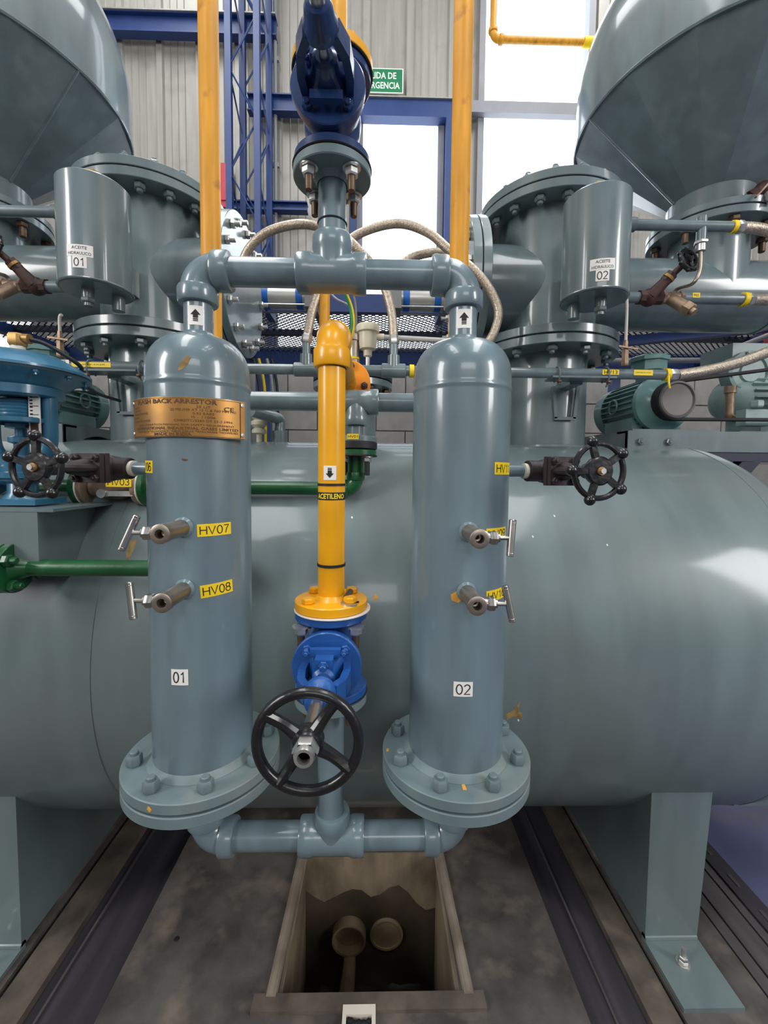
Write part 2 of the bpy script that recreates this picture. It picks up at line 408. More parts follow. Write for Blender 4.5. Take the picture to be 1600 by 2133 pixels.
def sticker(parent, fmap, wd, ht, bg, t2d=None, ink='ink', name='sticker', label=None, off=0.0006, th=0.0005, lname='lettering'):
    m = MB(); k = 10; vs = []; fs = []
    for lay in (off - th, off):
        for j in (0, 1):
            for i in range(k + 1): vs.append(fmap(-wd / 2 + wd * i / k, -ht / 2 + ht * j, lay))
    q = k + 1
    for i in range(k):
        fs.append((2 * q + i, 2 * q + i + 1, 3 * q + i + 1, 3 * q + i))
        fs.append((i + 1, i, q + i, q + i + 1))
        fs.append((i, i + 1, 2 * q + i + 1, 2 * q + i)); fs.append((q + i + 1, q + i, 3 * q + i, 3 * q + i + 1))
    fs.append((0, 2 * q, 3 * q, q)); fs.append((k, q + k, 3 * q + k, 2 * q + k))
    m.add(vs, fs); s = m.build(name, M[bg], parent, label=label)
    if t2d is not None:
        t = MB(); t.add([fmap(p[0], p[1], off + 0.0005) for p in t2d.v], t2d.f)
        t.build(lname, M[ink], s, flat=True)
    return s
def arrow(up=True, s=1.0):
    t = Text2D(); d = 1 if up else -1; n = 6
    for i in range(n):                        # head, cut into strips so that it follows a round pipe
        a = -0.008 + 0.016 * i / n; b = -0.008 + 0.016 * (i + 1) / n
        h = lambda u: 0.001 + 0.009 * (1 - abs(u) / 0.008)
        t.poly([(a * s, 0.001 * d * s), (b * s, 0.001 * d * s), (b * s, h(b) * d * s), (a * s, h(a) * d * s)])
    for v0, v1 in ((0.001, -0.0045), (-0.0055, -0.0075), (-0.0085, -0.0100)):
        for i in range(4):
            a = -0.004 + 0.002 * i; b = a + 0.002
            t.poly([(a * s, v0 * d * s), (a * s, v1 * d * s), (b * s, v1 * d * s), (b * s, v0 * d * s)])
    return t
def blob(parent, fmap, pts, m, name, label=None):
    t = MB(); k = len(pts); c = (sum(p[0] for p in pts) / k, sum(p[1] for p in pts) / k)
    vs = [fmap(c[0], c[1], 0.0012)] + [fmap(p[0], p[1], 0.0003) for p in pts]
    t.add(vs, [(0, 1 + i, 1 + (i + 1) % k) for i in range(k)])
    return t.build(name, M[m], parent, label=label)
def rblob(rx, ry, n=11, jag=0.3):
    return [(rx * (1 + random.uniform(-jag, jag)) * math.cos(2 * PI * i / n), ry * (1 + random.uniform(-jag, jag)) * math.sin(2 * PI * i / n)) for i in range(n)]
def arc_pts(c, a, b, R, n=8):
    """quarter arc from c+a*R... : points c + R*(a*cos t + b*sin t), t 0..90 deg"""
    c = V(c); a = V(a); b = V(b)
    return [c + (a * math.cos(PI / 2 * i / n) + b * math.sin(PI / 2 * i / n)) * R for i in range(n + 1)]
def elbow(parent, corner, d1, d2, R, r, m, rc=None, cl=0.03, name='elbow'):
    """90 degree fitting at the crossing of two pipe axes; d1, d2 point from the corner along each pipe"""
    corner = V(corner); d1 = V(d1).normalized(); d2 = V(d2).normalized()
    c = corner + d1 * R + d2 * R
    pts = [c + (-d2 * math.cos(PI / 2 * i / 10) - d1 * math.sin(PI / 2 * i / 10)) * R for i in range(11)]
    b = MB(); b.tube(pts, r, 24)
    if rc:
        for d in (d1, d2):
            b.lathe([(r * 0.9, -0.004), (rc * 0.96, 0), (rc, 0.004), (rc, cl - 0.004), (rc * 0.95, cl), (r * 0.8, cl + 0.001)], corner + d * R * 0.82, d, 24)
    return b.build(name, M[m], parent)
def pipe(parent, p0, p1, r, m, name='pipe', seg=24):
    return MB().cyl(p0, p1, r, seg=seg).build(name, M[m], parent)
def flange_disc(parent, o, axis, R, h, m, name='flange', ri=0.0, seg=48):
    b = MB()
    if ri: b.ring(o, axis, ri, R, h, seg, 0.002)
    else: b.lathe([(0, 0), (R - 0.002, 0), (R, 0.002), (R, h - 0.002), (R - 0.002, h), (0, h)], o, axis, seg)
    return b.build(name, M[m], parent)
CX = -0.110            # symmetry plane of the plant

# ================================================================== THE HALL
X_L, X_R, Y_B, Y_F, Z_C = -5.0, 5.6, 4.5, -6.0, 8.0
# ---- floor: central slab around the sump, dark channels, screed strips, outer floor
PX0, PX1, PYa, PYb = -0.275, 0.265, 1.172, 1.645          # sump opening
fl = MB()
def slab(b, x0, x1, y0, y1, z0, z1): b.box(((x0 + x1) / 2, (y0 + y1) / 2, (z0 + z1) / 2), (x1 - x0, y1 - y0, z1 - z0))
CL0, CL1, CR0, CR1 = -0.777, -0.995, 0.622, 0.800             # channel edges
slab(fl, CL0, PX0, Y_F, Y_B, -0.12, 0); slab(fl, PX1, CR0, Y_F, Y_B, -0.12, 0)
slab(fl, PX0, PX1, Y_F, PYa, -0.12, 0); slab(fl, PX0, PX1, PYb, Y_B, -0.12, 0)
slab(fl, X_L, -1.105, Y_F, Y_B, -0.12, 0); slab(fl, 0.897, 1.180, Y_F, Y_B, -0.12, 0)
floor = fl.build('floor', M['concrete'], flat=True); floor['kind'] = 'structure'
floor['label'] = 'dark stained concrete floor around the sump'
def trim(n, x0, x1, z0, z1, m, label):
    b = MB(); slab(b, x0, x1, Y_F, Y_B, z0, z1); o = b.build('trim_%d' % n, M[m], flat=True); o['kind'] = 'structure'; o['label'] = label
trim(1, CL1, CL0, -0.12, -0.030, 'channel', 'dark recessed steel channel on the left of the sump')
trim(2, CR0, CR1, -0.12, -0.030, 'channel', 'dark recessed steel channel on the right of the sump')
trim(3, -1.09, CL1, -0.12, -0.004, 'tan', 'tan screed strip beside the left channel')
trim(4, CR1, 0.887, -0.12, -0.004, 'tan', 'tan screed strip beside the right channel')
trim(5, -0.962, -0.955, -0.031, -0.022, 'channelb', 'thin raised line along the left channel')
trim(6, 0.705, 0.711, -0.031, -0.022, 'channelb', 'thin raised line along the right channel')
trim(7, -1.105, -1.09, -0.12, -0.025, 'rubber', 'black joint along the left saddle base')
trim(8, 0.887, 0.897, -0.12, -0.025, 'rubber', 'black joint along the right saddle base')
trim(9, 1.188, 1.227, -0.12, -0.002, 'channelb', 'grey steel strip right of the saddle')
trim(10, 1.235, 1.309, -0.12, -0.002, 'channelb', 'wide grooved grey steel strip right of the saddle')
trim(11, 1.317, 1.346, -0.12, -0.002, 'channelb', 'grey steel strip beside the slotted black rail')
trim(12, 1.18, 1.35, -0.14, -0.02, 'rubber', 'dark gaps between the steel strips')
b = MB(); slab(b, 1.42, X_R, Y_F, Y_B, -0.12, 0.0); o = b.build('trim_13', M['bluefloor'], flat=True); o['kind'] = 'structure'; o['label'] = 'blue painted floor beyond the rail'
rail = struct('trim_14', 'black slotted rail along the blue floor')
b = MB(); slab(b, 1.35, 1.42, Y_F, Y_B, -0.12, 0.004); b.build('rail_bar', M['channel'], rail, flat=True)
sl = MB(); sl.box((0, 0, 0), (0.012, 0.05, 0.003)); slm = sl.mesh('slot_plate', M['channelb'], flat=True)
for i in range(12): inst('slot', slm, rail, (1.385, 1.1 + i * 0.135, 0.0052))
# ---- sump pit
pit = struct('floor_pit', 'square cement sump pit below the pipes')
PD = -0.72; t = 0.06
b = MB(); slab(b, PX0 - t, PX1 + t, PYb - 0.004, PYb + t, PD, -0.002); b.build('pit_wall', M['pitwall'], pit, flat=True, label='stained cement wall with two pipe mouths')
b = MB(); slab(b, PX0 - t, PX1 + t, PYa - t, PYa + 0.004, PD, -0.002); b.build('pit_wall', M['pitwall'], pit, flat=True)
b = MB(); slab(b, PX0 - t, PX0 + 0.004, PYa, PYb, PD, -0.002); b.build('pit_wall', M['pitwall'], pit, flat=True)
b = MB(); slab(b, PX1 - 0.004, PX1 + t, PYa, PYb, PD, -0.002); b.build('pit_wall', M['pitwall'], pit, flat=True)
# wet sludge bottom
b = MB(); n = 16; vs = []; fs = []
for j in range(n + 1):
    for i in range(n + 1):
        vs.append((PX0 + (PX1 - PX0) * i / n, PYa + (PYb - PYa) * j / n, -0.60 + random.uniform(-0.018, 0.018) + 0.05 * max(0, j / n - 0.6)))
for j in range(n):
    for i in range(n): fs.append((j * (n + 1) + i, j * (n + 1) + i + 1, (j + 1) * (n + 1) + i + 1, (j + 1) * (n + 1) + i))
b.add(vs, fs).build('sludge_bed', M['sludge'], pit)
for k, (px, py) in enumerate(((728, 1938), (805, 1942))):
    c = P(px, py, PYb - 0.004)
    p = MB(); p.lathe([(0.060, 0.0), (0.066, 0.0), (0.068, 0.004), (0.068, 0.012 + 0.03 * (1 - k)), (0.060, 0.012 + 0.03 * (1 - k)), (0.060, 0.006)], c, (0, -1, 0), 28)
    o = p.build('drain_pipe', M['pvc'], pit, label='cream pipe mouth in the pit wall')
    MB().lathe([(0, 0.005), (0.061, 0.005)], c, (0, -1, 0), 28).build('pipe_cap', M['pvc'], o)
c = P(728, 1975, PYb - 0.004)
MB().tube([c + V((0.004, -0.02, 0.01)), c + V((0.0, -0.05, -0.05)), c + V((-0.01, -0.07, -0.13)), c + V((-0.02, -0.09, -0.25))], 0.03, 10, smooth=4, radii=[0.022 + 0.014 * i / 12 for i in range(13)]).build('sludge_trickle', M['pvc'], pit)
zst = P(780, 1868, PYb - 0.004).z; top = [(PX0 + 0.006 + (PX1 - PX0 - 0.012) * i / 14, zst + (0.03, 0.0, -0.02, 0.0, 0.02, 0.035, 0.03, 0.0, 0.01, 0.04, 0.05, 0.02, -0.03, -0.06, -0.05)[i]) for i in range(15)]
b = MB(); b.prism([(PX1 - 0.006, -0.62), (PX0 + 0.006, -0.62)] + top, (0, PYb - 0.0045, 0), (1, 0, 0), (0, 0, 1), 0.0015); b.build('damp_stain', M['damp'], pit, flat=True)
b = MB()
for dx, dy, r in ((0.1, 0.08, 0.022), (0.16, 0.12, 0.014), (-0.03, 0.1, 0.012)):
    b.sphere((dx, PYa + dy, -0.585), r, 8, 5, (1, 1, 0.6))
b.build('rubble', M['dust'], pit)
# raised nosing pieces round the pit
for nm, a, d in (('nosing', (PX0 - 0.02, PYa - 0.01, 0.004), (PX0 - 0.008, PYb, 0.004)), ('nosing', (PX1 + 0.025, PYa - 0.01, 0.004), (PX1 + 0.008, PYb, 0.004))):
    b = MB(); b.tube([a, V(a).lerp(V(d), 0.5), d], 0.017, 10, smooth=4); b.build(nm, M['pitrim'], pit)
b = MB(); b.tube([(PX0 - 0.005, PYa + 0.0, -0.02), (PX0 - 0.002, PYb, -0.02)], 0.012, 8); b.build('nosing', M['pitrim'], pit)
b = MB(); b.tube([(PX1 + 0.002, PYa + 0.0, -0.02), (PX1 + 0.0, PYb, -0.02)], 0.012, 8); b.build('nosing', M['pitrim'], pit)
b = MB(); slab(b, PX0 - 0.07, PX1 + 0.07, PYa - 0.045, PYa - 0.002, -0.01, 0.012); b.build('pit_lip', M['tan'], pit, flat=True)
# white plastic clip in front of the pit
r = thing('plastic_clip', 'small cream plastic clip holding black foam in front of the sump', 'clip', (-0.034, 1.10, 0))
bx = r.location.x
b = MB(); slab(b, bx - 0.047, bx + 0.047, 1.115, 1.138, 0.0, 0.016); slab(b, bx - 0.047, bx - 0.036, 1.05, 1.115, 0, 0.016); slab(b, bx + 0.036, bx + 0.047, 1.05, 1.115, 0, 0.016)
b.build('clip_body', M['tape'], r, flat=True)
b = MB()
for i in range(9): b.sphere((bx - 0.028 + 0.007 * i, 1.103 + random.uniform(-0.004, 0.004), 0.008), 0.008, 8, 5)
slab(b, bx - 0.034, bx + 0.034, 1.05, 1.103, 0, 0.012)
b.build('foam', M['rubber'], r)
# drilled hole in the slab
hp = G(368, 1956)
r = thing('floor_hole_plug', 'small black plugged hole in the concrete left of the sump', 'plug', (hp.x, hp.y, 0))
MB().lathe([(0, 0.0012), (0.007, 0.0012), (0.009, 0.0004), (0.0095, -0.002)], (hp.x, hp.y, 0), (0, 0, 1), 14).build('plug_disc', M['rubber'], r)

# ---- back wall: trapezoidal sheets above cement blocks, with openings
wall = struct('wall_back', 'ribbed galvanised sheeting above grey cement blocks')
ZB = 2.58
openings = [(-5.0, -3.42, ZB, 4.40), (-0.215, 0.660, ZB, 5.26), (-1.10, -0.215, ZB, 3.45), (1.00, 2.155, ZB, 7.6)]
def rib_sheet(x0, x1, z0, z1):
    wd = x1 - x0; prof = [(0, 0), (0.10, 0), (0.13, 0.03), (0.27, 0.03), (0.30, 0), (0.45, 0), (0.465, 0.008), (0.48, 0), (0.63, 0), (0.645, 0.008), (0.66, 0), (0.81, 0), (0.825, 0.008), (0.84, 0), (1, 0)]
    b = MB(); vs = []; fs = []
    for z in (z0, z1):
        for u, d in prof: vs.append((x0 + u * wd, Y_B - d, z))
    k = len(prof)
    for i in range(k - 1): fs.append((i, i + 1, k + i + 1, k + i))
    b.add(vs, fs); me = b.mesh('wall_sheet', M['sheet'], flat=True)
    o = bpy.data.objects.new('wall_sheet', me); col.objects.link(o); o.parent = wall
edges = [X_L, -3.42, -1.10, -0.215, 0.660, 1.00, 2.155, X_R]
for a, d in zip(edges[:-1], edges[1:]):
    n = max(1, round((d - a) / 0.37))
    for i in range(n):
        x0 = a + (d - a) * i / n; x1 = a + (d - a) * (i + 1) / n
        op = [q for q in openings if q[0] - 1e-6 <= x0 and x1 <= q[1] + 1e-6]
        if not op: rib_sheet(x0, x1, ZB, Z_C)
        else:
            if op[0][3] < Z_C: rib_sheet(x0, x1, op[0][3], Z_C)
bk = MB(); bk.box((0, 0, 0), (0.588, 0.02, 0.288)); bkm = bk.mesh('cement_block', M['block'], flat=True)
mo = MB(); slab(mo, X_L, X_R, Y_B - 0.11, Y_B + 0.05, 0, ZB); mo.build('mortar_bed', M['mortar'], wall, flat=True)
for rr in range(9):
    zc = ZB - 0.15 - 0.30 * rr
    if zc < 0.1: break
    for i in range(13):
        xx = -3.6 + i * 0.60 + (0.3 if rr % 2 else 0)
        inst('block', bkm, wall, (xx, Y_B - 0.118, zc))
# other walls and roof (out of the frame, they close the hall)
for nm, bxs in (('wall_left', (X_L - 0.1, X_L, Y_F, Y_B, 0, Z_C)), ('wall_right', (X_R, X_R + 0.1, Y_F, Y_B, 0, Z_C)), ('wall_front', (X_L, X_R, Y_F - 0.1, Y_F, 0, Z_C)), ('ceiling', (X_L, X_R, Y_F, Y_B, Z_C, Z_C + 0.1))):
    b = MB(); slab(b, *bxs); o = b.build(nm, M['roof' if nm == 'ceiling' else 'hall'], flat=True); o['kind'] = 'structure'
# windows: frame, mullions and glass
def window(n, x0, x1, z0, z1, mull, label, fm='frame'):
    w_ = struct('window_%d' % n, label)
    for a in ((x0, x0 + 0.06, z0, z1), (x1 - 0.06, x1, z0, z1), (x0, x1, z0, z0 + 0.06), (x0, x1, z1 - 0.06, z1)):
        b = MB(); slab(b, a[0], a[1], Y_B - 0.07, Y_B + 0.03, a[2], a[3]); b.build('window_frame', M[fm], w_, flat=True)
    for z in mull:
        b = MB(); slab(b, x0, x1, Y_B - 0.06, Y_B + 0.02, z - 0.045, z + 0.045); b.build('mullion', M['frame'], w_, flat=True)
    b = MB(); slab(b, x0 + 0.02, x1 - 0.02, Y_B - 0.01, Y_B - 0.005, z0 + 0.02, z1 - 0.02); b.build('pane', M['glass'], w_, flat=True)
window(1, -0.215, 0.66, ZB, 5.26, [], 'bright opening below the exit sign')
window(2, 1.00, 2.155, ZB, 7.6, [], 'tall bright window right of the blue post')
window(3, -5.0, -3.42, ZB, 4.40, [], 'bright window at the far left')
window(4, -1.10, -0.215, ZB, 3.45, [], 'low bright window behind the walkway mesh')
# ---- blue structural steel on the wall
def ibeam(name, label, p0, p1, hh, ww=0.09, m='steelblue', cat='beam', group=None):
    p0 = V(p0); p1 = V(p1); r = thing(name, label, cat, p0, group)
    b = MB(); b.bar(p0, p1, 0.012, hh); b.build('web', M[m], r, flat=True)
    for s in (-1, 1):
        b = MB(); d = V((0, 0, s * hh / 2)); b.bar(p0 + d, p1 + d, ww, 0.012); b.build('beam_flange', M[m], r, flat=True)
    return r
yg = Y_B - 0.12
za = P(370, 55, yg).z; zb = P(590, 220, yg).z; zc = P(560, 432, yg).z
ibeam('wall_girt', 'blue wall girt behind the left hopper, highest of the girts', (-4.9, yg, za), (-1.0, yg, za), 0.17)
ibeam('wall_girt', 'blue girt running into the header above the bright opening', (-1.28, yg, zb), (-0.25, yg, zb), 0.15)
ibeam('wall_girt', 'thin blue girt low behind the lattice column', (-1.5, yg, zc), (-0.7, yg, zc), 0.075)
b = MB(); slab(b, -4.9, -1.0, yg - 0.06, yg + 0.06, za + 0.087, za + 0.10); g = b.build('flashing_strip', M['sheet'], flat=True); tag(g, 'pale flashing strip on top of the highest blue girt', 'flashing')
r = thing('opening_frame', 'blue steel frame around the bright opening under the exit sign', 'frame', (0.7, yg, ZB))
z1 = P(850, 232, yg).z
b = MB(); slab(b, -0.26, 0.80, yg - 0.05, yg + 0.06, z1 - 0.085, z1 + 0.075); b.build('header', M['steelblue'], r, flat=True)
b = MB(); slab(b, 0.665, 0.79, yg - 0.05, yg + 0.06, ZB, z1 - 0.085); b.build('post', M['steelblue'], r, flat=True)
b = MB(); slab(b, -0.275, -0.22, yg - 0.05, yg + 0.06, ZB, z1 - 0.085); b.build('post', M['steelblue'], r, flat=True)
b = MB(); slab(b, -0.26, 0.86, yg - 0.07, yg + 0.06, z1 + 0.075, z1 + 0.088); b.build('drip_edge', M['sheet'], r, flat=True)
z2 = P(1090, 226, yg).z
b = MB(); slab(b, 0.80, 2.2, yg - 0.02, yg + 0.05, z2 - 0.06, z2 + 0.05); o = b.build('window_transom', M['frame'], flat=True); tag(o, 'grey blue transom crossing the tall bright window', 'transom')
# lattice column
r = thing('lattice_column', 'blue lattice steel column standing against the ribbed wall', 'column', (-1.24, 4.25, 0))
ch = [(-1.375, 4.10), (-1.115, 4.10), (-1.375 + 0.055, 4.34), (-1.115 + 0.05, 4.34)]
for x, y in ch: MB().box((x, y, 3.95), (0.055, 0.055, 7.9)).build('chord', M['steelblue'], r, flat=True)
for (a, d) in ((0, 1), (2, 3), (0, 2), (1, 3)):
    for i in range(9):
        zz = 3.4 + i * 0.46; p, q = (ch[a], ch[d]) if i % 2 == 0 else (ch[d], ch[a])
        MB().cyl((p[0], p[1], zz), (q[0], q[1], zz + 0.46), 0.0085, seg=6).build('lacing_bar', M['steelblue'], r)
r = thing('wall_conduit', 'slim grey conduit running down the wall beside the lattice column', 'conduit', (-1.0, 4.38, ZB))
pipe(r, (-1.02, 4.40, 2.6), (-1.02, 4.40, 7.9), 0.018, 'frame', 'conduit_tube')
for zz in (3.6, 4.6, 5.6, 6.4): MB().box((-1.02, 4.41, zz), (0.07, 0.03, 0.04)).build('conduit_clip', M['frame'], r, flat=True)
# exit sign
c = P(791, 170, 4.44)
r = thing('exit_sign', 'green emergency exit sign on the ribbed wall', 'sign', c)
fm = flat_map(c, (1, 0, 0), (0, 0, 1))
fmm = lambda u, v, off: c + V((u, -off, v))
sw, sh = 0.47, 0.235
s = sticker(r, fmm, sw, sh, 'signwhite', None, name='sign_plate', off=0.012, th=0.012)
t = Text2D().put('SALIDA DE', 0, 0.047, 0.064, 0.33, bold=0.02).put('EMERGENCIA', 0, -0.046, 0.064, 0.40, bold=0.02)
sticker(r, fmm, sw - 0.02, sh - 0.02, 'signgreen', t, 'signwhite', name='sign_face', off=0.0135, th=0.001)
# amber pipe with elbow in front of the tall window
r = thing('ceiling_gas_pipe', 'amber gas pipe turning a corner in front of the tall bright window', 'pipe', P(1025, 82, 4.1))
e = P(1027, 82, 4.1); q = P(1222, 88, 4.1)
pipe(r, e + V((0, 0, 0.08)), e + V((0, 0, 2.0)), 0.030, 'amber'); pipe(r, e + V((0.08, 0, 0)), V((q.x + 0.9, e.y, e.z)), 0.030, 'amber')
elbow(r, e, (0, 0, 1), (1, 0, 0), 0.07, 0.033, 'amber', 0.042, 0.035)
MB().cyl((q.x - 0.03, e.y, e.z), (q.x + 0.1, e.y, e.z), 0.042).build('socket', M['ystick'], r)
# ---- expanded metal walkway on blue beams
ZP, YP0, YP1, XP0, XP1 = 2.57, 2.74, 3.62, -2.9, 3.2
r = thing('mesh_walkway', 'expanded metal walkway on blue beams behind the vessels', 'walkway', (0, YP1, ZP))
b = MB(); wv = 0.046; dY = YP1 - YP0; sl_ = 0.021 / 0.046
k = int((XP1 - XP0 + dY / 0.5) / 0.03)
for sgn in (1, -1):
    run = dY * 1.05
    for i in range(-40, int((XP1 - XP0) / 0.046)):
        xa = XP0 + i * 0.046; xb = xa + run
        if sgn < 0: xa, xb = xb, xa
        ya, yb = YP0, YP1
        def clip(xa, ya, xb, yb):
            if xa > xb: xa, ya, xb, yb = xb, yb, xa, ya
            if xb <= XP0 or xa >= XP1: return None
            if xa < XP0: tt = (XP0 - xa) / (xb - xa); xa, ya = XP0, ya + (yb - ya) * tt
            if xb > XP1: tt = (XP1 - xa) / (xb - xa); xb, yb = XP1, ya + (yb - ya) * tt
            return xa, ya, xb, yb
        cc = clip(xa, ya, xb, yb)
        if cc: b.bar((cc[0], cc[1], ZP), (cc[2], cc[3], ZP), 0.0085, 0.003)
o = b.build('expanded_metal', M['mesh'], r, flat=True); o['kind'] = 'stuff'
def beam_part(p0, p1, wd, ht, m='steelblue', name='beam'):
    return MB().bar(p0, p1, wd, ht).build(name, M[m], r, flat=True)
beam_part((XP0, YP1 + 0.03, ZP - 0.055), (XP1, YP1 + 0.03, ZP - 0.055), 0.06, 0.15)
beam_part((XP0, YP0 - 0.03, ZP + 0.03), (XP1, YP0 - 0.03, ZP + 0.03), 0.05, 0.11)
beam_part((XP0, 3.12, ZP - 0.02), (XP1, 3.12, ZP - 0.02), 0.045, 0.035, 'dark')
beam_part((XP0, YP1 + 0.0, ZP + 0.02), (XP1, YP1 + 0.0, ZP + 0.02), 0.03, 0.012, 'frame', 'toe_strip')
for xx in (-2.6, -1.05, 1.55, 2.75): beam_part((xx, YP0, ZP - 0.04), (xx, YP1, ZP - 0.04), 0.06, 0.07)
beam_part((1.55, 3.05, ZP - 0.09), (3.0, 2.75, ZP + 0.0), 0.06, 0.06)
beam_part((0.95, YP1, ZP - 0.09), (1.6, 2.75, ZP - 0.03), 0.05, 0.05, 'dark')
for xx in (-2.75, -0.93, 2.05):
    beam_part((xx, YP1 + 0.03, 0.0), (xx, YP1 + 0.03, ZP - 0.12), 0.07, 0.07, name='post')
for xx in (2.05,):
    beam_part((xx + 0.05, YP1, 1.2), (xx + 0.55, YP1, 2.2), 0.02, 0.02, 'dark', 'brace'); beam_part((xx + 0.05, YP1, 0.9), (xx + 0.6, YP1, 1.9), 0.02, 0.02, 'dark', 'brace')
    beam_part((xx + 0.45, YP1, 0.0), (xx + 0.45, YP1, 2.4), 0.05, 0.05, 'dark', 'post')
q0 = P(1225, 752, 3.5); q1 = P(1540, 750, 3.5)
r2 = thing('walkway_conduit', 'pale conduit under the walkway right of the second vessel', 'conduit', q0)
pipe(r2, q0, q1, 0.022, 'cable', 'conduit_tube', 12)
q0 = P(1480, 745, 2.9); q1 = P(1610, 695, 2.6)
r2 = thing('walkway_conduit', 'pale slanting pipe under the walkway at the right edge', 'conduit', q0)
pipe(r2, q0, q1, 0.016, 'cable', 'conduit_tube', 12)
q = P(1598, 700, 2.9)
r2 = thing('red_post', 'red post at the right edge under the walkway', 'post', (q.x, q.y, 1.9))
MB().box((q.x + 0.03, q.y, 2.45), (0.06, 0.05, 0.5)).build('red_upright', M['red'], r2, flat=True)
MB().box((q.x + 0.03, q.y, 2.18), (0.10, 0.09, 0.04)).build('foot', M['red'], r2, flat=True)

q = P(471, 388, 4.40)
r2 = thing('wall_box', 'small red box on the wall left of the lattice column', 'box', q)
MB().box((q.x, 4.42, q.z), (0.11, 0.08, 0.42)).build('box_body', M['red'], r2, flat=True)
MB().box((q.x, 4.375, q.z), (0.08, 0.012, 0.30)).build('box_cover', M['red'], r2, flat=True)

# ================================================================== THE GENERATOR TANK
TR, TY, TZ, TH = 0.75, 1.925, 0.933, 1.42        # radius, axis depth, axis height, half length of the shell
tank = thing('horizontal_tank', 'large grey blue horizontal tank lying behind both arrestor columns', 'tank', (CX, TY, 0))
MB().lathe([(TR, -TH), (TR, TH)], (CX, TY, TZ), (1, 0, 0), 128).build('shell', M['tank'], tank)
for s in (-1, 1):
    pr = [(TR * math.cos(t * PI / 2 / 16) ** 0.85 if t < 16 else 0, TH + 0.37 * math.sin(t * PI / 2 / 16)) for t in range(17)]
    MB().lathe(pr, (CX, TY, TZ), (s, 0, 0), 96).build('dished_head', M['tank'], tank)
def wring(x): MB().torus((x, TY, TZ), (1, 0, 0), TR, 0.0018, 128, 6).build('weld_seam', M['tank'], tank)
for x in (CX - TH, CX + TH, -0.80): wring(x)
LY = 1.311
for s in (-1, 1):
    x0 = CX + s * 1.016; x1 = CX + s * 1.19        # inner and outer edge of the front plate
    def tank_z(y): return TZ - math.sqrt(TR * TR - (y - TY) ** 2)
    yb = 2.50
    b = MB(); poly = []
    ys = [LY + (yb - LY) * i / 24 for i in range(25)]
    top = [(y, tank_z(y) + 0.004) for y in ys]
    poly = [(yb, 0.012), (LY, 0.012)] + top
    b.prism([(p[0], p[1]) for p in poly], (x0, 0, 0), (0, 1, 0), (0, 0, 1), 0.012 * s if True else 0)
    lg = b.build('saddle', M['tank'], tank, ang=20)
    b = MB(); zt = tank_z(LY) + 0.03
    xa, xb = min(x0, x1 + s * 0.03), max(x0, x1 + s * 0.03)
    b.prism([(x0, 0.012), (x1, 0.012), (x1 + s * 0.028, zt), (x0, zt)], (0, LY, 0), (1, 0, 0), (0, 0, 1), 0.012)
    b.build('front_plate', M['tank'], lg, flat=True)
    b = MB(); b.box(((x0 + x1) / 2, (1.117 + LY) / 2, 0.007), (abs(x1 - x0) + 0.006, LY - 1.117, 0.014))
    b.cyl((x0, LY - 0.006, 0.016), (x1, LY - 0.006, 0.016), 0.012, seg=10); b.build('base_plate', M['tank'], lg)
    b = MB(); b.lathe([(0, 0.0), (0.020, 0.0), (0.020, 0.004), (0, 0.004)], (0, 0, 0), (0, 0, 1), 16); b.hexa((0, 0, 0.004), (0, 0, 0.014), 0.014); b.hexa((0, 0, 0.016), (0, 0, 0.026), 0.013); b.cyl((0, 0, 0.02), (0, 0, 0.05), 0.007, seg=10)
    inst('anchor_bolt', b.mesh('anchor_bolt', M['zinc'], 30), lg, ((x0 + x1) / 2 - 0.01 * s, 1.229, 0.014))
lx = P(1530, 1657, 1.42)
b = MB(); b.box((lx.x + 0.2, 1.48, lx.z), (0.4, 0.12, 0.078)); b.build('lifting_lug', M['tank'], tank, flat=True)
# rust chips and runs on the tank front
def tank_map(px, py):
    # point on the front of the shell seen at that pixel
    d = RC @ V(((px - 800) / FPX, -(py - PY0) / FPX, -1.0))
    oy, oz = -TY, CAM.z - TZ
    A = d.y ** 2 + d.z ** 2; B = oy * d.y + oz * d.z; Cc = oy * oy + oz * oz - TR * TR
    tt = (-B - math.sqrt(max(0, B * B - A * Cc))) / A
    p = CAM + d * tt; a0 = math.atan2(p.z - TZ, -(p.y - TY))
    return lambda u, v, off: V((p.x + u, TY - math.cos(a0 + v / TR) * (TR + off), TZ + math.sin(a0 + v / TR) * (TR + off)))
blob(tank, tank_map(1075, 1480), [(-0.025, -0.03), (-0.005, -0.018), (0.02, -0.03), (0.018, -0.008), (0.006, 0.0), (0.012, 0.03), (0.0, 0.015), (-0.01, 0.0), (-0.03, -0.012)], 'chip', 'paint_chip', 'bare brown chip in the paint')
blob(tank, tank_map(783, 1245), rblob(0.006, 0.009), 'primer', 'paint_chip')
for px, py in ((1155, 1075), (1110, 1118), (1265, 1135), (733, 1078), (470, 1360), (1080, 1500)):
    blob(tank, tank_map(px, py), rblob(0.003, 0.004), 'tape', 'paint_chip')
blob(tank, tank_map(272, 1145), [(-0.01, 0.03), (0.012, 0.035), (0.008, -0.01), (0.0, -0.04), (-0.01, -0.012)], 'chip', 'oil_run')

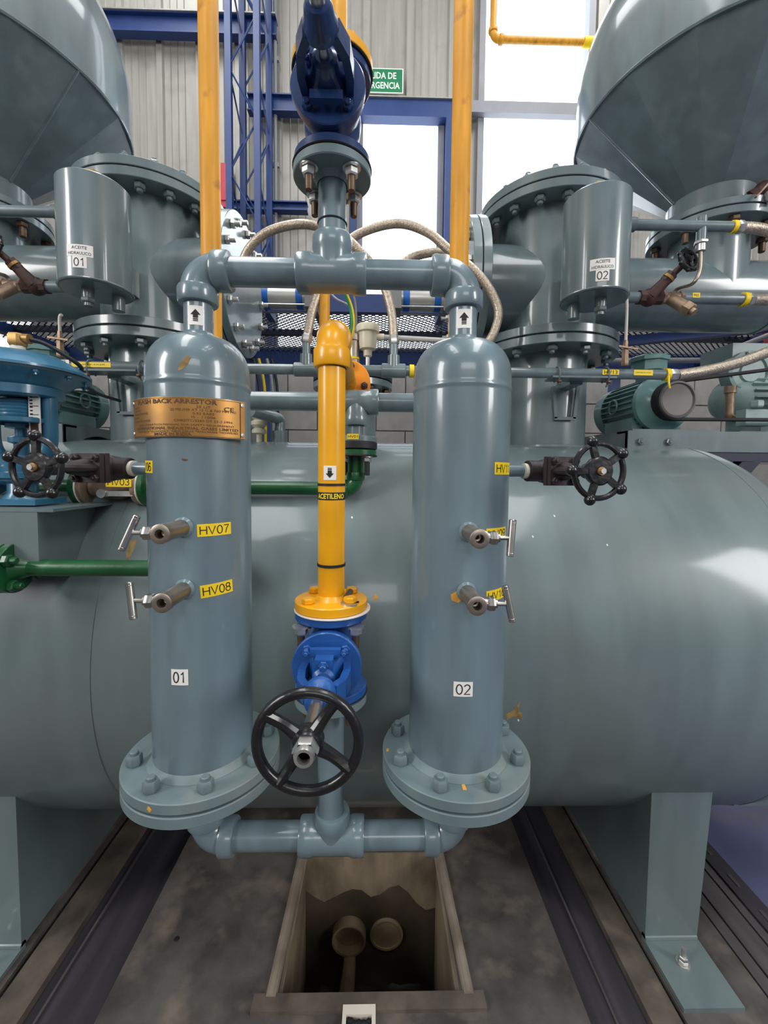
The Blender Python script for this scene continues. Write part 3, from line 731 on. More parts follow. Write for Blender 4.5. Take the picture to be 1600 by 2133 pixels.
# ---- centre nozzle on top of the tank
nz = thing('tank_nozzle', 'grey tank nozzle with dark bolted flange behind the yellow pipe', 'nozzle', (CX, TY, TZ + TR))
nx = P(735, 880, 1.95).x; nzz = P(735, 800, 1.95).z
pipe(nz, (nx, 1.95, 1.62), (nx, 1.95, nzz - 0.02), 0.105, 'vessel', 'nozzle_pipe', 32)
flange_disc(nz, (nx, 1.95, nzz - 0.03), (0, 0, 1), 0.178, 0.028, 'vessel'); flange_disc(nz, (nx, 1.95, nzz + 0.002), (0, 0, 1), 0.178, 0.03, 'dark')
bolt_circle(nz, (nx, 1.95, nzz - 0.03), (0, 0, -1), 0.15, 8, bolt_mesh(0.016, 0.016, 0.009, 0.014, 'oldsteel'), 0.2)
# ---- slim equaliser pipe with elbow left of centre
rp = thing('vent_pipe', 'thin grey vent pipe bending down into the tank behind the first column', 'pipe', P(576, 915, 1.9))
e = P(577, 872, 1.9); q = P(520, 855, 1.65)
MB().tube([q, q.lerp(e, 0.7), e + V((0.01, 0, -0.005)), e + V((0.012, 0, -0.06)), V((e.x + 0.012, e.y, 1.66))], 0.024, 14, smooth=5).build('bent_pipe', M['vessel'], rp)
MB().cyl((e.x + 0.012, e.y, 1.67), (e.x + 0.012, e.y, 1.73), 0.034).build('socket', M['vessel'], rp)
ir = thing('insulator_post', 'small white insulator post on the tank behind the first column', 'insulator', P(540, 905, 1.85))
q = P(540, 905, 1.85)
MB().lathe([(0.012, -0.04), (0.012, 0), (0.03, 0.005), (0.03, 0.02), (0.018, 0.028), (0.034, 0.04), (0.034, 0.055), (0.02, 0.063), (0.034, 0.075), (0.03, 0.10), (0, 0.105)], q, (0, 0, 1), 18).build('insulator_body', M['beige'], ir)

# ================================================================== VERTICAL VESSELS WITH SCREW HOUSINGS AND HOPPERS
VY, VX = 1.925, 0.865
ZMID = P(1130, 737, VY).z; ZTOP = P(1125, 462, VY).z; ZH = P(1122, 613, VY).z
nutV = bolt_mesh(0.021, 0.020, 0.011, 0.012, 'vessel'); nutV2 = bolt_mesh(0.022, 0.022, 0.012, 0.022, 'oldsteel')
nutZ = bolt_mesh(0.018, 0.018, 0.010, 0.022, 'zinc')
for s in (-1, 1):
    which = 'left' if s < 0 else 'right'
    seen = 'behind the first arrestor column' if s < 0 else 'behind the second arrestor column'
    x = CX + s * VX
    ve = thing('feed_vessel', 'tall grey vertical vessel with bolted lid ' + seen, 'vessel', (x, VY, TZ + TR), 'feed vessels on the tank')
    pipe(ve, (x, VY, 1.60), (x, VY, ZMID - 0.035), 0.180, 'vessel', 'lower_pipe', 48)
    pipe(ve, (x, VY, ZMID + 0.03), (x, VY, ZTOP - 0.02), 0.205, 'vessel', 'shell', 56)
    MB().torus((x, VY, 1.665), (0, 0, 1), 0.182, 0.012, 48, 8).build('weld_fillet', M['vessel'], ve)
    for z, nm in ((ZMID - 0.036, 'flange'), (ZMID + 0.004, 'flange'), (ZTOP - 0.036, 'flange'), (ZTOP + 0.003, 'lid')):
        flange_disc(ve, (x, VY, z), (0, 0, 1), 0.298, 0.034, 'vessel', nm, seg=72)
    for z in (ZMID - 0.002, ZTOP - 0.002): flange_disc(ve, (x, VY, z), (0, 0, 1), 0.292, 0.006, 'rubber', 'gasket', seg=72)
    bolt_circle(ve, (x, VY, ZMID - 0.036), (0, 0, -1), 0.258, 12, nutV, 0.26)
    bolt_circle(ve, (x, VY, ZTOP - 0.036), (0, 0, -1), 0.258, 16, nutV, 0.1)
    bolt_circle(ve, (x, VY, ZTOP + 0.037), (0, 0, 1), 0.258, 16, nutV, 0.1)
    # side stub towards the centre, with blind flange
    xe = CX + s * 0.475
    pipe(ve, (x, VY, ZH), (xe + s * 0.04, VY, ZH), 0.19, 'vessel', 'side_stub', 48)
    flange_disc(ve, (xe + s * 0.038, VY, ZH), (s, 0, 0), 0.292, 0.034, 'vessel', seg=64)
    flange_disc(ve, (xe, VY, ZH), (s, 0, 0), 0.292, 0.034, 'vessel', 'blind_flange', seg=64)
    bolt_circle(ve, (xe, VY, ZH), (-s, 0, 0), 0.25, 14, nutZ, 0.1)
    # bracket for the gas line
    bz = P(1155, 775, 1.62).z
    MB().box((x + s * 0.02, VY - 0.31, bz - 0.026), (0.24, 0.08, 0.007)).build('pipe_bracket', M['vessel'], ve, flat=True)
    MB().box((x + s * 0.02, VY - 0.22, bz - 0.03), (0.05, 0.12, 0.02)).build('bracket_web', M['vessel'], ve, flat=True)
    b = MB(); ux = x + s * 0.02
    b.bar((ux - 0.05, VY - 0.188, bz - 0.03), (ux - 0.038, VY - 0.188, bz - 0.16), 0.012, 0.014); b.bar((ux + 0.05, VY - 0.188, bz - 0.03), (ux + 0.038, VY - 0.188, bz - 0.16), 0.012, 0.014); b.bar((ux - 0.044, VY - 0.188, bz - 0.16), (ux + 0.044, VY - 0.188, bz - 0.16), 0.014, 0.012)
    b.build('lug_frame', M['vessel'], ve, flat=True)
    # screw housing
    ho = thing('screw_housing', 'horizontal grey screw housing below the %s hopper' % which, 'housing', (CX + s * 1.6, VY, ZH - 0.15), 'screw housings below the hoppers')
    hx = CX + s * 1.90
    pr = [(0.150, 0), (0.150, 0.86 + 0.10), (0.148, 0.99), (0.135, 1.02), (0.10, 1.045), (0, 1.06)]
    MB().lathe(pr, (x, VY, ZH), (s, 0, 0), 56).build('shell', M['vessel'], ho)
    MB().torus((x + s * 0.965, VY, ZH), (s, 0, 0), 0.150, 0.004, 48, 6).build('weld_seam', M['vessel'], ho)
    pipe(ho, (x + s * 1.0, VY, ZH - 0.02), (x + s * 2.0, VY, ZH - 0.02), 0.06, 'dark', 'drive_shaft_cover', 20)
    # hopper
    HX = CX + s * 1.59
    ZF = P(1456, 492, VY).z
    pipe(ho, (HX, VY, ZH), (HX, VY, ZF - 0.03), 0.150, 'vessel', 'inlet_stub', 48)
    flange_disc(ho, (HX, VY, ZF - 0.032), (0, 0, 1), 0.240, 0.030, 'vessel', 'inlet_flange', seg=64)
    bolt_circle(ho, (HX, VY, ZF - 0.032), (0, 0, -1), 0.208, 8, bolt_mesh(0.022, 0.020, 0.013, 0.04, 'oldsteel'), 0.25)
    hp_ = thing('hopper', 'grey conical hopper hanging at the upper %s of the photo' % which, 'hopper', (HX, VY, ZF), 'carbide hoppers')
    flange_disc(hp_, (HX, VY, ZF + 0.003), (0, 0, 1), 0.240, 0.028, 'vessel', 'outlet_flange', seg=64)
    flange_disc(hp_, (HX, VY, ZF - 0.002), (0, 0, 1), 0.236, 0.005, 'rubber', 'gasket', seg=64)
    ZC0 = ZF + 0.135; ZC1 = P(1214, 250, VY).z
    pipe(hp_, (HX, VY, ZF + 0.03), (HX, VY, ZC0), 0.165, 'vessel', 'collar', 48)
    sa = (PI + 0.02) if s > 0 else -0.31
    MB().lathe([(0.163, ZC0), (0.565, ZC1)], (HX, VY, 0), (0, 0, 1), 16, sa, sa + 2 * PI).build('cone', M['vessel'], hp_, flat=True)
    MB().lathe([(0.56, ZC1), (0.56, ZC1 + 0.20)] + [(0.56 * math.cos(PI / 2 * i / 16) if i < 16 else 0, ZC1 + 0.20 + 0.55 * math.sin(PI / 2 * i / 16)) for i in range(1, 17)], (HX, VY, 0), (0, 0, 1), 96).build('barrel', M['vessel'], hp_)
    MB().torus((HX, VY, ZC1), (0, 0, 1), 0.559, 0.008, 96, 6).build('weld_seam', M['vessel'], hp_)
    for a in ((PI + 0.02 if s > 0 else -0.31), (-0.62 if s > 0 else PI + 0.5)):
        p0 = V((HX + 0.166 * math.cos(a), VY + 0.166 * math.sin(a), ZC0)); p1 = V((HX + 0.561 * math.cos(a), VY + 0.561 * math.sin(a), ZC1))
        MB().tube([p0, p1], 0.006, 8).build('cone_seam', M['vessel'], hp_)
    # oil pot
    pc = P(1240, 520, 1.5) if s > 0 else P(199, 505, 1.5)
    pxx, pyy = pc.x, 1.50; pz0 = P(1235, 629, 1.5).z; pz1 = P(1245, 417, 1.5).z
    po = thing('oil_pot', 'grey hydraulic oil pot numbered 0%d in front of the %s vessel' % (1 if s < 0 else 2, which), 'oil pot', (pxx, pyy, pz0), 'hydraulic oil pots')
    PR = 0.108
    MB().lathe([(0, 0.004), (PR - 0.006, 0), (PR, 0.006), (PR, pz1 - pz0 - 0.006), (PR - 0.006, pz1 - pz0), (0, pz1 - pz0 + 0.004)], (pxx, pyy, pz0), (0, 0, 1), 56).build('pot_shell', M['vessel'], po)
    MB().torus((pxx, pyy, pz0 + 0.006), (0, 0, 1), PR, 0.004, 48, 6).build('weld_seam', M['vessel'], po)
    b = MB(); b.cyl((pxx, pyy, pz1), (pxx, pyy, pz1 + 0.03), 0.022); b.build('filler_neck', M['vessel'], po)
    MB().hexa((pxx, pyy, pz1 + 0.03), (pxx, pyy, pz1 + 0.052), 0.026).build('filler_cap', M['brass'], po)
    dx, dy = pxx + 0.01 * s, pyy - 0.03
    b = MB(); b.cyl((dx, dy, pz0 + 0.003), (dx, dy, pz0 - 0.035), 0.019, 0.017); b.hexa((dx, dy, pz0 - 0.045), (dx, dy, pz0 - 0.03), 0.022); b.cyl((dx, dy, pz0 - 0.056), (dx, dy, pz0 - 0.04), 0.013); b.build('drain_nipple', M['vessel'], po)
    MB().cyl((pxx - s * 0.055, pyy + 0.03, pz0 + 0.003), (pxx - s * 0.055, pyy + 0.03, pz0 - 0.05), 0.020).build('outlet_stub', M['vessel'], po)
    MB().box((pxx, pyy + 0.16, pz0 + 0.12), (0.05, 0.12, 0.10)).build('mounting_bracket', M['vessel'], po, flat=True)
    # stickers
    ang = math.atan2((-pxx), pyy) * 0.0
    tx, tz = (P(1258, 548, 1.39).x, P(1258, 548, 1.39).z) if s > 0 else (P(163, 520, 1.39).x, P(163, 520, 1.39).z)
    aa = math.asin(max(-1, min(1, (tx - pxx) / PR)))
    t = Text2D().put('ACEITE', 0, 0.0085, 0.0095, 0.044).put('HIDRAULICO', 0, -0.0085, 0.0095, 0.066)
    sticker(po, cyl_map(pxx, pyy, PR, aa, tz), 0.077, 0.036, 'white', t, label='white sticker reading ACEITE HIDRAULICO')
    t = Text2D().strokes('01' if s < 0 else '02', 0.026, 0.033, 0.10)
    sticker(po, cyl_map(pxx, pyy, PR, aa, tz - 0.036), 0.041, 0.035, 'white', t, label='white number sticker')
    # oil line from the pot outwards
    oz = P(1400, 470, 1.5).z; of = P(1535, 482, 1.5).x if s > 0 else CX * 2 - P(1535, 482, 1.5).x
    ol = thing('oil_line', 'thin grey oil line leaving the top of the %s oil pot' % which, 'pipe', (of, 1.5, oz), 'oil lines beside the hoppers')
    pipe(ol, (pxx + s * 0.10, 1.5, oz), (of, 1.5, oz), 0.0175, 'vessel', 'pipe', 18)
    MB().cyl((pxx + s * 0.10, 1.5, oz), (pxx + s * 0.135, 1.5, oz), 0.023).build('socket', M['vessel'], ol)
    tx_ = of - s * 0.125
    MB().cyl((tx_, 1.5, oz + 0.03), (tx_, 1.5, oz - 0.055), 0.0155).build('tee', M['vessel'], ol)
    MB().hexa((tx_, 1.5, oz - 0.062), (tx_, 1.5, oz - 0.05), 0.022).build('union_nut', M['zinc'], ol)
    MB().cyl((tx_, 1.5, oz - 0.085), (tx_, 1.5, oz - 0.058), 0.015).build('union_body', M['zinc'], ol)
    MB().ring((of - s * 0.02, 1.5, oz), (s, 0, 0), 0.017, 0.021, 0.014, 20).build('marking_tape', M['ystick'], ol)
    MB().hexa((of - s * 0.002, 1.5, oz), (of + s * 0.022, 1.5, oz), 0.021).build('hose_nut', M['zinc'], ol)
    MB().tube([(of + s * 0.02, 1.5, oz), (of + s * 0.09, 1.5, oz - 0.006), (of + s * 0.2, 1.48, oz - 0.05), (of + s * 0.4, 1.4, oz - 0.15)], 0.018, 14, smooth=6).build('braided_hose', M['braid'], ol)
    # lower line with valve and strainer
    lz = P(1450, 622, 1.6).z; lo_x0 = pxx + s * 0.02; lo_x1 = CX + s * (P(1556, 622, 1.6).x - CX)
    ll = thing('lubricator_line', 'grey line with brown valve and bronze strainer beside the %s oil pot' % which, 'pipe', (pxx + s * 0.2, 1.6, lz), 'lubricator lines')
    vx = CX + s * (P(1352, 612, 1.6).x - CX)
    pipe(ll, (lo_x0, 1.6, lz), (vx - s * 0.03, 1.6, lz), 0.02, 'vessel', 'pipe', 16)
    pipe(ll, (vx + s * 0.125, 1.6, lz), (lo_x1, 1.6, lz), 0.02, 'vessel', 'pipe', 16)
    b = MB(); b.cyl((vx - s * 0.04, 1.6, lz), (vx + s * 0.045, 1.6, lz), 0.026, seg=8); b.sphere((vx, 1.6, lz), 0.032, 12, 8)
    b.cyl((vx, 1.59, lz), (vx + s * 0.04, 1.565, lz + 0.05), 0.024, 0.018, seg=12); b.build('valve_body', M['rustbrown'], ll)
    wc = V((vx + s * 0.092, 1.53, lz + 0.105))
    b = MB(); b.cyl((vx + s * 0.035, 1.567, lz + 0.045), (vx + s * 0.055, 1.553, lz + 0.068), 0.020, seg=6); b.cyl((vx + s * 0.05, 1.556, lz + 0.06), wc, 0.011); b.build('gland', M['rustbrown'], ll)
    MB().ring(V((vx + s * 0.042, 1.562, lz + 0.053)), V((s * 0.04, -0.025, 0.05)), 0.015, 0.0215, 0.009, 12).build('brass_ring', M['brass'], ll)
    ax = V((s * 0.25, -0.95, 0.2)).normalized(); xx_, yy_, _ = basis(ax)
    hw = MB().torus(wc, ax, 0.036, 0.0085, 28, 8).build('handwheel', M['black'], ll)
    for k in range(4):
        d = xx_ * math.cos(k * PI / 2 + 0.5) + yy_ * math.sin(k * PI / 2 + 0.5)
        MB().bar(wc, wc + d * 0.036, 0.012, 0.008, ax).build('spoke', M['black'], hw)
    for k in range(7):
        d = xx_ * math.cos(k * 2 * PI / 7) + yy_ * math.sin(k * 2 * PI / 7)
        MB().sphere(wc + d * 0.041, 0.0075, 8, 6).build('grip_lobe', M['black'], hw)
    MB().cyl(wc - ax * 0.008, wc + ax * 0.010, 0.012, seg=10).build('hub', M['black'], hw)
    b = MB(); b.hexa((vx + s * 0.045, 1.6, lz), (vx + s * 0.06, 1.6, lz), 0.024); b.cyl((vx + s * 0.055, 1.6, lz), (vx + s * 0.12, 1.6, lz), 0.021, seg=14); b.hexa((vx + s * 0.108, 1.6, lz), (vx + s * 0.126, 1.6, lz), 0.026)
    b.cyl((vx + s * 0.075, 1.6, lz), (vx + s * 0.11, 1.55, lz - 0.055), 0.021, seg=14); b.hexa((vx + s * 0.105, 1.557, lz - 0.047), (vx + s * 0.118, 1.538, lz - 0.068), 0.026); b.cyl((vx + s * 0.112, 1.547, lz - 0.058), (vx + s * 0.124, 1.53, lz - 0.078), 0.013); b.build('strainer', M['bronze'], ll)
    if s > 0:
        fx = lambda u, v, off: V((vx + s * 0.165 + u, 1.58 - off, lz + 0.004 + v))
        sticker(ll, fx, 0.028, 0.018, 'ystick', Text2D().put('F02', 0, 0, 0.009), name='sticker')
    MB().ring((lo_x1 - s * 0.02, 1.6, lz), (s, 0, 0), 0.02, 0.025, 0.016, 20).build('marking_tape', M['ystick'], ll)
    MB().hexa((lo_x1, 1.6, lz), (lo_x1 + s * 0.022, 1.6, lz), 0.024).build('hose_nut', M['zinc'], ll)
    MB().tube([(lo_x1 + s * 0.02, 1.6, lz), (lo_x1 + s * 0.2, 1.6, lz - 0.004), (lo_x1 + s * 0.5, 1.6, lz - 0.03)], 0.021, 14, smooth=4).build('braided_hose', M['braid'], ll)
    MB().tube([(tx_, 1.5, oz - 0.08), (tx_, 1.5, oz - 0.15), (tx_ - s * 0.015, 1.51, oz - 0.19), (vx + s * 0.10, 1.585, lz + 0.03), (vx + s * 0.092, 1.6, lz + 0.015)], 0.0065, 10, smooth=6).build('copper_tube', M['dullsteel'], ll)
    # gauge tube from the pot down to the gas line
    gz = P(1303, 712, 1.58).z; gx = CX + s * (P(1304, 700, 1.58).x - CX)
    gt = thing('gauge_tube', 'thin tube with small brass cock below the %s oil pot' % which, 'tube', (gx, 1.58, gz), 'gauge tubes')
    gtop = pz0 + 0.10 if s > 0 else pz0 - 0.05
    MB().tube([(gx - s * 0.015, 1.57, gtop), (gx - s * 0.004, 1.575, (gtop + gz) / 2 + 0.02), (gx, 1.58, gz)], 0.0055, 8, smooth=4).build('tube', M['tape'], gt)
    zz = P(1303, 772, 1.6).z
    b = MB(); b.hexa((gx, 1.58, gz - 0.035), (gx, 1.58, gz + 0.005), 0.009); b.cyl((gx, 1.58, zz + 0.02), (gx, 1.58, gz - 0.03), 0.0125, seg=6); b.hexa((gx, 1.58, zz + 0.012), (gx, 1.58, zz + 0.03), 0.014); b.build('cock_body', M['bronze'], gt)
    MB().bar((gx - 0.034, 1.566, gz - 0.020), (gx + 0.038, 1.566, gz - 0.030), 0.006, 0.006).build('lever', M['bronze'], gt, flat=True)

q = P(1562, 412, 1.72)
rc_ = thing('sample_cock', 'rusty sample cock beside the right hopper outlet', 'valve', q)
MB().cyl(q + V((-0.05, 0.1, -0.03)), q, 0.022, seg=14).build('nipple', M['vessel'], rc_)
b = MB(); b.cyl(q, q + V((0.09, -0.03, 0.05)), 0.026, seg=8); b.sphere(q + V((0.04, -0.015, 0.02)), 0.034, 12, 8); b.build('cock_body', M['rustbrown'], rc_)
MB().cyl(q + V((0.04, -0.02, 0.02)), q + V((0.045, -0.05, -0.045)), 0.014, seg=10).build('gland', M['zinc'], rc_)
MB().bar(q + V((-0.02, -0.05, -0.03)), q + V((0.07, -0.06, 0.075)), 0.012, 0.006).build('lever', M['bronze'], rc_, flat=True)
MB().cyl(q + V((0.09, -0.03, 0.05)), q + V((0.22, -0.07, 0.12)), 0.022, seg=14).build('outlet_pipe', M['vessel'], rc_)

# ================================================================== THE TWO FLASHBACK ARRESTOR COLUMNS
TWY = 0.95; TWR = 0.1068; PR2 = 0.0302           # column axis depth, shell radius, 2 inch pipe radius
ZFT = P(961, 1556, TWY).z                                       # top of the base flange
ZMAN = P(560, 568, TWY).z                         # upper header height
ZLOW = P(690, 1740, TWY).z                        # lower header height
XT = {1: P(420, 1100, TWY).x, 2: P(956, 1100, TWY).x}
ZWR = P(960, 795, TWY - TWR).z; ZDT = P(960, 703, TWY - 0.03).z
nutT = bolt_mesh(0.0165, 0.022, 0.009, 0.008, 'flange'); 
towers = {}
for n in (1, 2):
    x = XT[n]
    tw = thing('flashback_arrestor', 'grey blue arrestor column numbered 0%d %s' % (n, 'with brass nameplate' if n == 1 else 'without nameplate'), 'gas arrestor', (x, TWY, ZFT - 0.05), 'flashback arrestor columns')
    towers[n] = tw
    pr = [(TWR, 0), (TWR, ZWR - 0.010 - ZFT), (TWR, ZWR - 0.0055 - ZFT), (TWR + 0.0015, ZWR - 0.002 - ZFT), (TWR + 0.0015, ZWR + 0.002 - ZFT), (TWR, ZWR + 0.0055 - ZFT), (TWR, ZWR + 0.010 - ZFT), (TWR, ZWR + 0.025 - ZFT)]
    z0 = ZWR + 0.025 - ZFT; hh = ZDT - ZWR - 0.025
    for i in range(1, 15):
        tt = PI / 2 * i / 14; pr.append((max(0.02, TWR * math.cos(tt) ** 0.62), z0 + hh * math.sin(tt) ** 1.0))
    pr.append((0, z0 + hh))
    MB().lathe(pr, (x, TWY, ZFT), (0, 0, 1), 72).build('shell', M['paint'], tw, ang=50)
    MB().lathe([(TWR - 0.002, 0.014), (TWR + 0.006, 0.008), (TWR + 0.013, 0.0005)], (x, TWY, ZFT), (0, 0, 1), 72).build('weld_fillet', M['flange'], tw)
    MB().lathe([(PR2, 0), (PR2, ZMAN - 0.06 - ZDT + 0.02)], (x, TWY, ZDT - 0.02), (0, 0, 1), 36).build('neck', M['paint'], tw)
    MB().lathe([(PR2 + 0.008, 0), (PR2 + 0.004, 0.007), (PR2, 0.012)], (x, TWY, ZDT - 0.004), (0, 0, 1), 36).build('neck_weld', M['paint'], tw)
    flange_disc(tw, (x, TWY, ZFT - 0.023), (0, 0, 1), 0.168, 0.023, 'flange', 'flange', seg=80)
    flange_disc(tw, (x, TWY, ZFT - 0.0285), (0, 0, 1), 0.158, 0.006, 'rubber', 'gasket', seg=72)
    flange_disc(tw, (x, TWY, ZFT - 0.0525), (0, 0, 1), 0.168, 0.0245, 'flange', 'blind_flange', seg=80)
    bolt_circle(tw, (x, TWY, ZFT), (0, 0, 1), 0.141, 8, nutT, PI / 8)
    # stickers
    ax_, az = (P(407, 656, TWY - PR2), P(407, 656, TWY - PR2)) if n == 1 else (P(967, 663, TWY - PR2),) * 2
    aa = math.asin(max(-0.95, min(0.95, (ax_.x - x) / PR2)))
    sticker(tw, cyl_map(x, TWY, PR2, aa, az.z), 0.031, 0.040, 'white', arrow(True, 1.25), label='white arrow sticker pointing up')
def on_shell(n, px, py):
    """angle and height of the shell point seen at a pixel"""
    d = RC @ V(((px - 800) / FPX, -(py - PY0) / FPX, -1.0)); ox, oy = -XT[n], -TWY
    A = d.x ** 2 + d.y ** 2; B = ox * d.x + oy * d.y; Cc = ox * ox + oy * oy - TWR ** 2
    D = B * B - A * Cc
    tt = (-B - math.sqrt(max(0, D))) / A; p = CAM + d * tt
    return math.atan2(p.x - XT[n], -(p.y - TWY)), p.z
def tsticker(n, px, py, txt, wpx, hpx, bg='ystick', roll=0.0, h=None, da=0.0):
    a, z = on_shell(n, px, py); a += da; sc = 0.85 / FPX
    t = Text2D().strokes(txt, (h or hpx * 0.72) * sc, wpx * (0.86 if bg == 'ystick' else 0.76) * sc, 0.105 if bg == 'ystick' else 0.10)
    sticker(towers[n], cyl_map(XT[n], TWY, TWR, a, z, roll), wpx * sc, hpx * sc, bg, t, label=('yellow tag reading ' if bg == 'ystick' else 'white number sticker reading ') + txt)
tsticker(1, 448, 1103, 'HV07', 70, 26, roll=0.02); tsticker(1, 453, 1227, 'HV08', 68, 27, roll=0.07)
tsticker(1, 374, 1411, '01', 36, 34, 'white'); tsticker(1, 318, 972, 'HV06', 66, 26, roll=-0.02, da=-0.30)
tsticker(2, 965, 1436, '02', 41, 32, 'white'); tsticker(2, 1051, 976, 'HV11', 70, 26)
tsticker(2, 1037, 1111, 'HV09', 66, 24, roll=0.0); tsticker(2, 1036, 1238, 'HV10', 66, 24, roll=0.03)
def tblob(n, px, py, pts, m, label=None):
    a, z = on_shell(n, px, py); blob(towers[n], cyl_map(XT[n], TWY, TWR, a, z), pts, m, 'paint_chip', label)
tblob(1, 384, 757, [(-0.012, -0.014), (-0.004, -0.012), (0.006, -0.002), (0.012, 0.014), (0.006, 0.016), (-0.004, 0.006), (-0.010, -0.002)], 'chip', 'bare brown chip on the domed head')
tblob(2, 968, 1240, [(-0.026, -0.012), (-0.012, -0.016), (0.0, -0.006), (0.008, 0.0), (0.018, 0.004), (0.016, 0.014), (-0.002, 0.017), (-0.016, 0.008), (-0.028, 0.0)], 'primer', 'orange primer patch around the lower needle valve')
tblob(1, 385, 957, rblob(0.006, 0.003), 'oldsteel')
fmap1 = cyl_map(XT[1], TWY, 0.168, -0.25, ZFT - 0.012); blob(towers[1], fmap1, rblob(0.005, 0.005), 'primer', 'paint_chip')
blob(towers[2], lambda u, v, off: V((XT[2] - 0.004 + u, TWY - 0.122 + v, ZFT + off)), [(-0.004, -0.012), (0.004, -0.013), (0.003, 0.0), (0.003, 0.012), (-0.004, 0.012)], 'primer', 'paint_chip', 'orange paint dab on the base flange')
blob(towers[2], lambda u, v, off: V((XT[2] - 0.157 + u, TWY - 0.01 + v, ZFT + off)), rblob(0.004, 0.006), 'primer', 'paint_chip')
# brass nameplate standing proud of column 01
tw = towers[1]; zt, zb_ = P(400, 826, 0.835).z, P(400, 909, 0.835).z
PRr = 0.14; pcy = TWY - TWR - 0.004 + PRr; zm = (zt + zb_) / 2; ph = zt - zb_
def platemap(u, v, off):
    a = u / PRr; return V((XT[1] + math.sin(a) * (PRr + off), pcy - math.cos(a) * (PRr + off), zm + v))
sticker(tw, lambda u, v, off: platemap(u + 0.004, v, off), 0.272, ph + 0.003, 'paint', None, name='backing_plate', off=-0.001, th=0.002)
t = Text2D(); L = -0.122
t.put('FLASH BACK ARRESTOR', -0.012, ph * 0.395, 0.0088, 0.175, bold=0.02)
t.put('CE', 0.098, ph * 0.25, 0.0085, 0.020, bold=0.01)
rows = [(0.265, 'CAPACITY', '25 LIT'), (0.185, 'FLOW RATE', '25 M3 /HR AT 15 C & 760 MM HG'), (0.095, 'WORKING PRESSURE', '0.92 BARS'), (0.005, 'STANDARD', 'IS - 11006'), (-0.09, 'CERTIFICATE NUMBER', 'CMRS/TC/2260 DT 22-2-1994')]
for k, (vv, a_, b_) in enumerate(rows):
    t.put(a_, L, ph * vv, 0.0042, 0.0042 * 0.85 * len(a_), 'l'); wv_ = 0.0046 * 0.95 * len(b_)
    t.put(b_, 0.050, ph * vv, 0.0046, min(wv_, 0.125))
t.put('READ OPERATION MANUAL FOR SAFETY REQUIREMENT', 0.006, -ph * 0.20, 0.0044, 0.205)
t.put('INTERNATIONAL INDUSTRIAL GASES LIMITED', 0.006, -ph * 0.285, 0.0056, 0.222, bold=0.01)
t.put('DHANBAD *GUWAHATI *NEW DELHI *WAIDHAN *HOWRAH', 0.008, -ph * 0.365, 0.0044, 0.215)
t.put('MADE IN INDIA', -0.01, -ph * 0.435, 0.0054, 0.075, bold=0.01)
for (u0, u1, v0, v1) in ((-0.127, 0.123, ph * 0.475, ph * 0.467), (-0.127, 0.123, -ph * 0.478, -ph * 0.486)):
    for i in range(24):
        a_ = u0 + (u1 - u0) * i / 24; b_ = u0 + (u1 - u0) * (i + 1) / 24
        t.poly([(a_, v1), (b_, v1), (b_, v0), (a_, v0)])
t.poly([(0.1215, -ph * 0.478), (0.123, -ph * 0.478), (0.123, ph * 0.475), (0.1215, ph * 0.475)])
npl = sticker(tw, platemap, 0.266, ph, 'plate', t, 'platetext', 'nameplate', 'brass nameplate engraved FLASH BACK ARRESTOR', off=0.0012, th=0.002)
for u in (-0.129, 0.127):
    for v in (-0.40, 0.40):
        p = platemap(u, v * ph, 0.001); d = platemap(u, v * ph, 0.01) - p
        MB().lathe([(0.0045, 0), (0.004, 0.0015), (0, 0.0022)], p, d, 14).build('rivet', M['zinc'], npl)

# ================================================================== HEADERS
def socket_tee(parent, c, ax, br, r, rc, L, Lb, m, name='tee'):
    c = V(c); ax = V(ax); br = V(br); b = MB()
    b.lathe([(r * 0.9, -L), (rc * 0.95, -L), (rc, -L + 0.004), (rc, -L + 0.028), (rc * 0.93, -L + 0.034), (rc * 0.93, L - 0.034), (rc, L - 0.028), (rc, L - 0.004), (rc * 0.95, L), (r * 0.9, L)], c, ax, 32)
    b.lathe([(rc * 0.9, 0), (rc * 0.93, Lb - 0.034), (rc, Lb - 0.028), (rc, Lb - 0.004), (rc * 0.95, Lb), (r * 0.9, Lb)], c, br, 32)
    return b.build(name, M[m], parent)
um = thing('upper_header', 'grey pipe header joining the tops of both arrestor columns', 'pipe header', (CX, TWY, ZMAN))
XM = P(692, 570, TWY).x
elbow(um, (XT[1], TWY, ZMAN), (1, 0, 0), (0, 0, -1), 0.045, 0.0365, 'paint', 0.0425, 0.034)
elbow(um, (XT[2], TWY, ZMAN), (-1, 0, 0), (0, 0, -1), 0.045, 0.0365, 'paint', 0.0425, 0.034)
pipe(um, (XT[1] + 0.045, TWY, ZMAN), (XM - 0.05, TWY, ZMAN), PR2, 'paint', seg=32); pipe(um, (XM + 0.05, TWY, ZMAN), (XT[2] - 0.045, TWY, ZMAN), PR2, 'paint', seg=32)
socket_tee(um, (XM, TWY, ZMAN), (1, 0, 0), (0, 0, 1), PR2, 0.043, 0.075, 0.078, 'paint')
ZUF = P(690, 378, TWY).z
pipe(um, (XM, TWY, ZMAN + 0.06), (XM, TWY, ZUF + 0.01), PR2, 'paint', 'riser', 32)
MB().torus((XM, TWY, P(690, 467, TWY).z), (0, 0, 1), PR2, 0.0022, 32, 6).build('black_band', M['rubber'], um)
flange_disc(um, (XM, TWY, ZUF), (0, 0, 1), 0.083, 0.020, 'flange', seg=56)
MB().lathe([(PR2 + 0.012, 0), (PR2 + 0.002, -0.01)], (XM, TWY, ZUF), (0, 0, 1), 32).build('weld_fillet', M['paint'], um)
